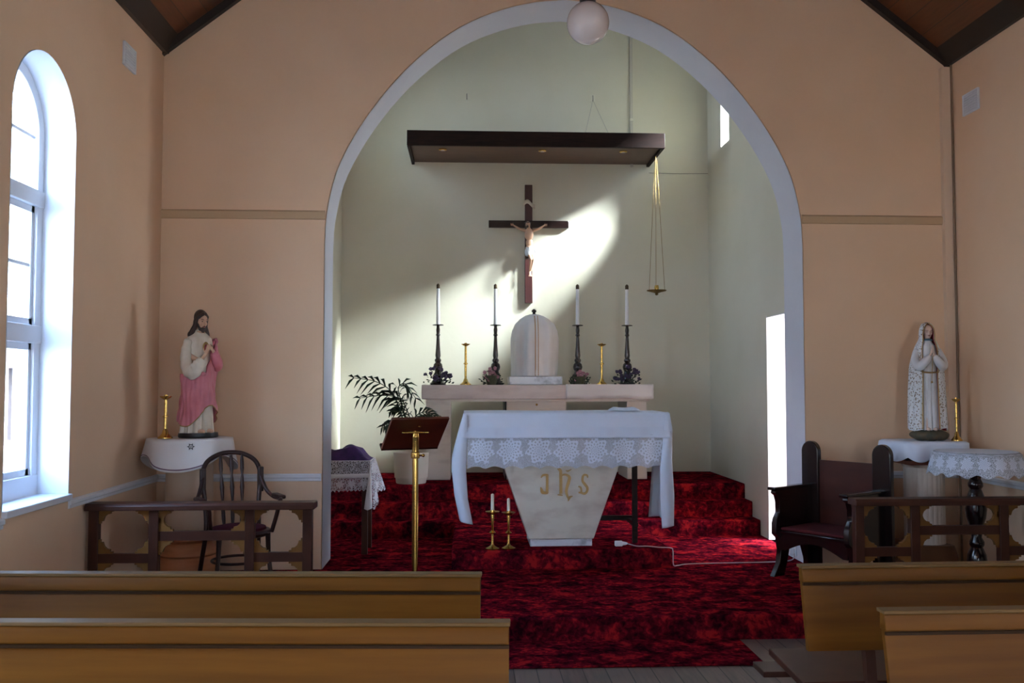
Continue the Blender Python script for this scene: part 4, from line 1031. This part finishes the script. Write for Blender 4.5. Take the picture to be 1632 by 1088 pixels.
# --- robed bearded figure, left pedestal
t = thing('robed_statue', 'painted statue of a bearded man in cream robe and rose mantle on the left pedestal', 'statue', (-2.00, 7.04, 1.220), math.radians(50))
H = .95; t.scale = (.80, .80, 1)
radJ = table([(.02, .0, .02, .155, .125), (.10, .0, .02, .145, .115), (.25, 0, .015, .130, .105), (.40, 0, .01, .125, .10), (.50, 0, .005, .128, .098), (.60, 0, 0, .130, .090), (.68, 0, .0, .135, .085), (.735, 0, .005, .125, .075), (.765, 0, .01, .085, .06), (.785, 0, .01, .045, .045), (.80, 0, .008, .038, .038)])
MB().lathe([(0, 0), (.175, 0), (.18, .01), (.175, .035), (0, .04)], seg=32).build('base', M_black, t)
def foldJ(a, z): 
    k = max(0, 1-z/.55); return (.010*math.sin(a*9+z*3)+.006*math.sin(a*17+1.3))*(.35+k)*min(1, (.80-z)*6)
surf(radJ, 0, 2*PI, .03, .80, 160, 60, 0, foldJ).build('tunic', M_robe, t, smooth=180)
# wide sleeve over the raised right arm (viewer's left), second sleeve on the other side
sl = MB(); pth = [(-.115, .0, .715), (-.150, -.01, .62), (-.158, -.045, .52), (-.135, -.10, .485), (-.10, -.135, .53), (-.072, -.150, .575)]
c = cr(pth, 6); n = len(c); sl.tube(c, [np.interp(i/(n-1), [0, .25, .55, .8, 1], [.040, .050, .060, .054, .036])*(1+.06*math.sin(i*1.9)) for i in range(n)], 22)
sl.build('right_sleeve', M_robe, t, smooth=180)
sl = MB(); pth = [(.115, .0, .715), (.150, -.005, .62), (.150, -.04, .545), (.120, -.10, .55), (.075, -.130, .60), (.05, -.142, .635)]
c = cr(pth, 6); n = len(c); sl.tube(c, [np.interp(i/(n-1), [0, .3, .55, .8, 1], [.042, .050, .054, .045, .030])*(1+.05*math.sin(i*1.7)) for i in range(n)], 22)
sl.build('left_sleeve', M_pink, t, smooth=180)
# mantle: round the hips, falling low on the viewer's left and up over the far shoulder
def zloM(a):
    s_ = (math.cos(a)+1)/2        # 1 at +x, 0 at -x
    fr = max(0, -math.sin(a)); return .10+.20*s_*fr+.02*math.sin(a*3)
def zhiM(a): 
    s_ = (math.cos(a)+1)/2; return .47+.27*max(0, s_-.45)/.55
def foldM(a, z): return .009*math.sin(a*4+z*20)+.006*math.sin(a*9-z*26)+.004*math.sin(a*21+z*8)
surf(radJ, -PI*1.02, PI*.98, zloM, zhiM, 150, 60, .031, foldM).build('mantle', M_pink, t, solid=.006, smooth=180)
hemp = []
for i in range(60):
    a = lerp(-PI*.98, -.05, i/59); z = zloM(a); cx, cy, A_, B_ = radJ(z); g = foldM(a, z)+.034; hemp.append((cx+(A_+g)*math.cos(a), cy+(B_+g)*math.sin(a), z))
MB().tube(hemp, .0045, 6).build('gold_hem', M_gold, t)
wp = []
for i in range(50):
    a = lerp(-PI*.95, -.25, i/49); z = zhiM(a); cx, cy, A_, B_ = radJ(z); g = foldM(a, z)+.034; wp.append((cx+(A_+g)*math.cos(a), cy+(B_+g)*math.sin(a), z))
MB().tube(wp, [.012+.004*math.sin(i*.7) for i in range(50)], 10).build('mantle_roll', M_pink, t, smooth=180)
b = MB(); s = .072
hc = (.004, -.012, .868)
P = face(b, hc, s, math.radians(12))
b.capsule((0, .008, .75), (.002, .0, .83), .036, .032)
b.capsule((-.085, -.14, .56), (-.045, -.158, .61), .017, .014); hand(b, (-.045, -.158, .61), (.35, -.15, .9), (-.2, -1, .1), .05, .25, 1)
b.capsule((.060, -.138, .62), (.035, -.150, .645), .016, .014); hand(b, (.035, -.150, .645), (-.75, -.2, .55), (.1, -1, .3), .046, .45, -1)
b.ball((0, -.01, .77), (.05, .035, .03), 14, 10)
for k in (-1, 1):
    b.ball((k*.045, -.11, .045), (.026, .055, .02), 12, 8); b.capsule((k*.045, -.075, .05), (k*.035, -.01, .40), .022, .04, 12)
    b.capsule((k*.035, 0, .40), (k*.02, 0, .66), .05, .05, 12); b.capsule((k*.10, 0, .70), (k*.12, -.02, .60), .03, .026, 12)
b.capsule((-.12, -.02, .60), (-.085, -.14, .56), .026, .017, 12); b.capsule((.12, -.02, .60), (.060, -.138, .62), .026, .016, 12); b.capsule((-.10, 0, .70), (.10, 0, .70), .035, .035, 12); b.capsule((0, 0, .68), (0, .008, .75), .05, .036, 12)
b.build('body', M_skin, t, remesh=.0028)
eyes(P, s, t)
h = MB(); h.ball(P(0, .22, .32), (.84*s, .86*s, .82*s), 28, 20)
for k in (-1, 1):
    h.capsule(P(k*.68, -.10, .25), P(k*.80, .12, -.65), .24*s, .28*s, 12); h.capsule(P(k*.80, .12, -.65), (k*.085, .015, .765), .28*s, .026, 12)
    h.capsule(P(k*.14, -.52, .80), P(k*.60, -.34, .45), .20*s, .22*s, 10)
h.capsule(P(0, .75, -.2), (0, .06, .74), .55*s, .04, 14); h.capsule((-.08, .03, .762), (.08, .03, .762), .028, .028, 12)
h.build('hair', M_hair, t, remesh=.003)
bd = MB(); bd.ball(P(0, -.46, -.80), (.40*s, .34*s, .30*s), 16, 12); bd.capsule(P(-.10, -.62, -.98), P(-.10, -.64, -1.20), .15*s, .06*s, 10); bd.capsule(P(.10, -.62, -.98), P(.10, -.64, -1.20), .15*s, .06*s, 10)
for k in (-1, 1): bd.capsule(P(k*.56, -.14, -.30), P(k*.36, -.42, -.80), .14*s, .2*s, 10); bd.capsule(P(k*.02, -.86, -.40), P(k*.24, -.76, -.56), .05*s, .045*s, 8)
bd.build('beard', M_hair, t, remesh=.003)
MB().ball((-.004, -.108, .665), (.02, .012, .024), 14, 10).build('heart_emblem', M_lining, t)
MB().ball((-.004, -.103, .668), (.034, .008, .040), 18, 12).build('gold_rays', M_gold, t)

# --- veiled figure, right pedestal
M_mantle = mat('painted_white_mantle', (.66, .66, .68), .5, col2=(.60, .58, .58), nscale=6)
def speckle_mat():
    m = bpy.data.materials.new('gold_patterned_white'); m.use_nodes = True; n = m.node_tree.nodes; L_ = m.node_tree.links
    b = n['Principled BSDF']; b.inputs['Roughness'].default_value = .5
    tc_ = n.new('ShaderNodeTexCoord'); v = n.new('ShaderNodeTexVoronoi'); v.inputs['Scale'].default_value = 60; L_.new(tc_.outputs['Object'], v.inputs['Vector'])
    nz = n.new('ShaderNodeTexNoise'); nz.inputs['Scale'].default_value = 9; L_.new(tc_.outputs['Object'], nz.inputs['Vector'])
    a = n.new('ShaderNodeMath'); a.operation = 'MULTIPLY_ADD'; a.inputs[1].default_value = -.55; L_.new(nz.outputs[0], a.inputs[0]); L_.new(v.outputs['Distance'], a.inputs[2])
    r = n.new('ShaderNodeValToRGB'); r.color_ramp.elements[0].position = .02; r.color_ramp.elements[1].position = .10
    r.color_ramp.elements[0].color = (.24, .18, .13, 1); r.color_ramp.elements[1].color = (.66, .66, .67, 1)
    L_.new(a.outputs[0], r.inputs[0]); L_.new(r.outputs[0], b.inputs['Base Color']); return m
M_speck = speckle_mat()
t = thing('veiled_statue', 'painted statue of a woman in a long patterned white veil on the right pedestal', 'statue', (3.585, 7.08, 1.178), math.radians(-8))
t.scale = (.90, .90, 1)
MB().ball((0, 0, .045), (.165, .13, .045), 24, 14).ball((-.08, -.03, .04), (.07, .08, .04), 14, 10).ball((.08, -.03, .04), (.07, .08, .04), 14, 10).ball((0, -.06, .04), (.08, .07, .042), 14, 10).build('cloud_base', M_cloud, t, remesh=.006)
radG = table([(.06, 0, 0, .085, .075), (.15, 0, 0, .078, .068), (.40, 0, 0, .072, .06), (.55, 0, 0, .068, .055), (.66, 0, 0, .080, .056), (.73, 0, 0, .070, .05), (.765, 0, 0, .035, .035), (.79, 0, 0, .028, .03)])
surf(radG, 0, 2*PI, .07, .79, 140, 50, 0, lambda a, z: (.007*math.sin(a*10)+.004*math.sin(a*19))*max(.2, 1-z/.7)*min(1, (.80-z)*8)).build('gown', M_mantle, t, smooth=180)
radV = table([(.085, 0, .03, .158, .10), (.20, 0, .03, .155, .098), (.40, 0, .03, .148, .095), (.58, 0, .028, .135, .090), (.68, 0, .02, .112, .08), (.74, 0, .012, .085, .07), (.78, 0, .01, .062, .062), (.84, 0, .008, .058, .066), (.88, 0, .006, .050, .060), (.91, 0, .01, .03, .04), (.918, 0, .012, .006, .008)])
op = .62   # half angle of the front opening
def vf(a, z): return (.008*math.sin(a*8+z*4)+.004*math.sin(a*17))*max(.25, 1-z/.8)*(1 if z < .78 else .1)
def veil(off, name, m, top=.918, solid=.004):
    def f(u, v):
        z = lerp(.085+.012*math.sin(u*19), top, v); cx, cy, A_, B_ = radV(z)
        o_ = np.interp(z, [.085, .5, .66, .76, .83, .88, .905, .918], [op*.75, op*.7, op*.85, op*1.15, op*1.35, op*1.15, .25, .0])
        a = lerp(-PI/2+o_, 1.5*PI-o_, u); g = vf(a, z)+off
        return (cx+(A_+g)*math.cos(a), cy+(B_+g)*math.sin(a), z)
    return MB().grid(f, 150, 70).build(name, m, t, solid=solid, smooth=180)
veil(.004, 'veil', M_speck); veil(-.002, 'red_lining', M_lining, .912, .002)
for s_ in (-1, 1):
    pts = []
    for v in np.linspace(0, 1, 40):
        z = lerp(.09, .912, v); cx, cy, A_, B_ = radV(z)
        o_ = np.interp(z, [.085, .5, .66, .76, .83, .88, .905, .918], [op*.75, op*.7, op*.85, op*1.15, op*1.35, op*1.15, .25, .0]); a = -PI/2+s_*o_; g = vf(a, z)+.008
        pts.append((cx+(A_+g)*math.cos(a), cy+(B_+g)*math.sin(a), z))
    MB().tube(pts, .0042, 6).build('gold_border', M_gold, t)
    c = cr([(s_*.085, 0, .70), (s_*.115, -.03, .62), (s_*.095, -.085, .575), (s_*.045, -.105, .62), (s_*.018, -.108, .655)], 6); n = len(c)
    MB().tube(c, [np.interp(i/(n-1), [0, .4, .7, 1], [.030, .038, .034, .020]) for i in range(n)], 18).build('sleeve', M_mantle, t, smooth=180)
b = MB(); s = .054
P = face(b, (0, -.012, .845), s, math.radians(8))
b.capsule((0, .0, .76), (0, -.002, .82), .024, .024)
for s_ in (-1, 1):
    b.capsule((s_*.03, -.108, .64), (s_*.010, -.118, .668), .012, .011); hand(b, (s_*.010, -.118, .668), (-s_*.12, -.15, 1), (s_*1, 0, .1), .042, .05, s_)
    b.ball((s_*.03, -.075, .09), (.018, .035, .014), 10, 8); b.capsule((s_*.03, -.055, .095), (s_*.02, 0, .35), .014, .024, 10); b.capsule((s_*.02, 0, .35), (s_*.012, 0, .62), .03, .03, 10)
    b.capsule((0, 0, .68), (s_*.06, 0, .68), .026, .022, 10); b.capsule((s_*.06, 0, .68), (s_*.08, -.05, .60), .02, .016, 10); b.capsule((s_*.08, -.05, .60), (s_*.03, -.108, .64), .016, .012, 10)
b.capsule((0, 0, .60), (0, 0, .77), .03, .024, 12)
b.build('body', M_skin2, t, remesh=.0024)
eyes(P, s, t)
MB().lathe([(.030, 0), (.040, -.006), (.044, -.016), (.036, -.014)], (0, -.002, .79), 24).build('blue_collar', mat('blue_collar', (.06, .14, .20), .5), t)
MB().tube([(0, -.13, .655), (-.004, -.115, .55), (.0, -.095, .46)], .003, 6).ball((0, -.095, .452), .009, 8, 6).build('rosary', M_gold, t)
MB().tube([(-.07, -.06, .53), (0, -.075, .525), (.07, -.06, .53)], .006, 8).build('girdle', M_gold, t)
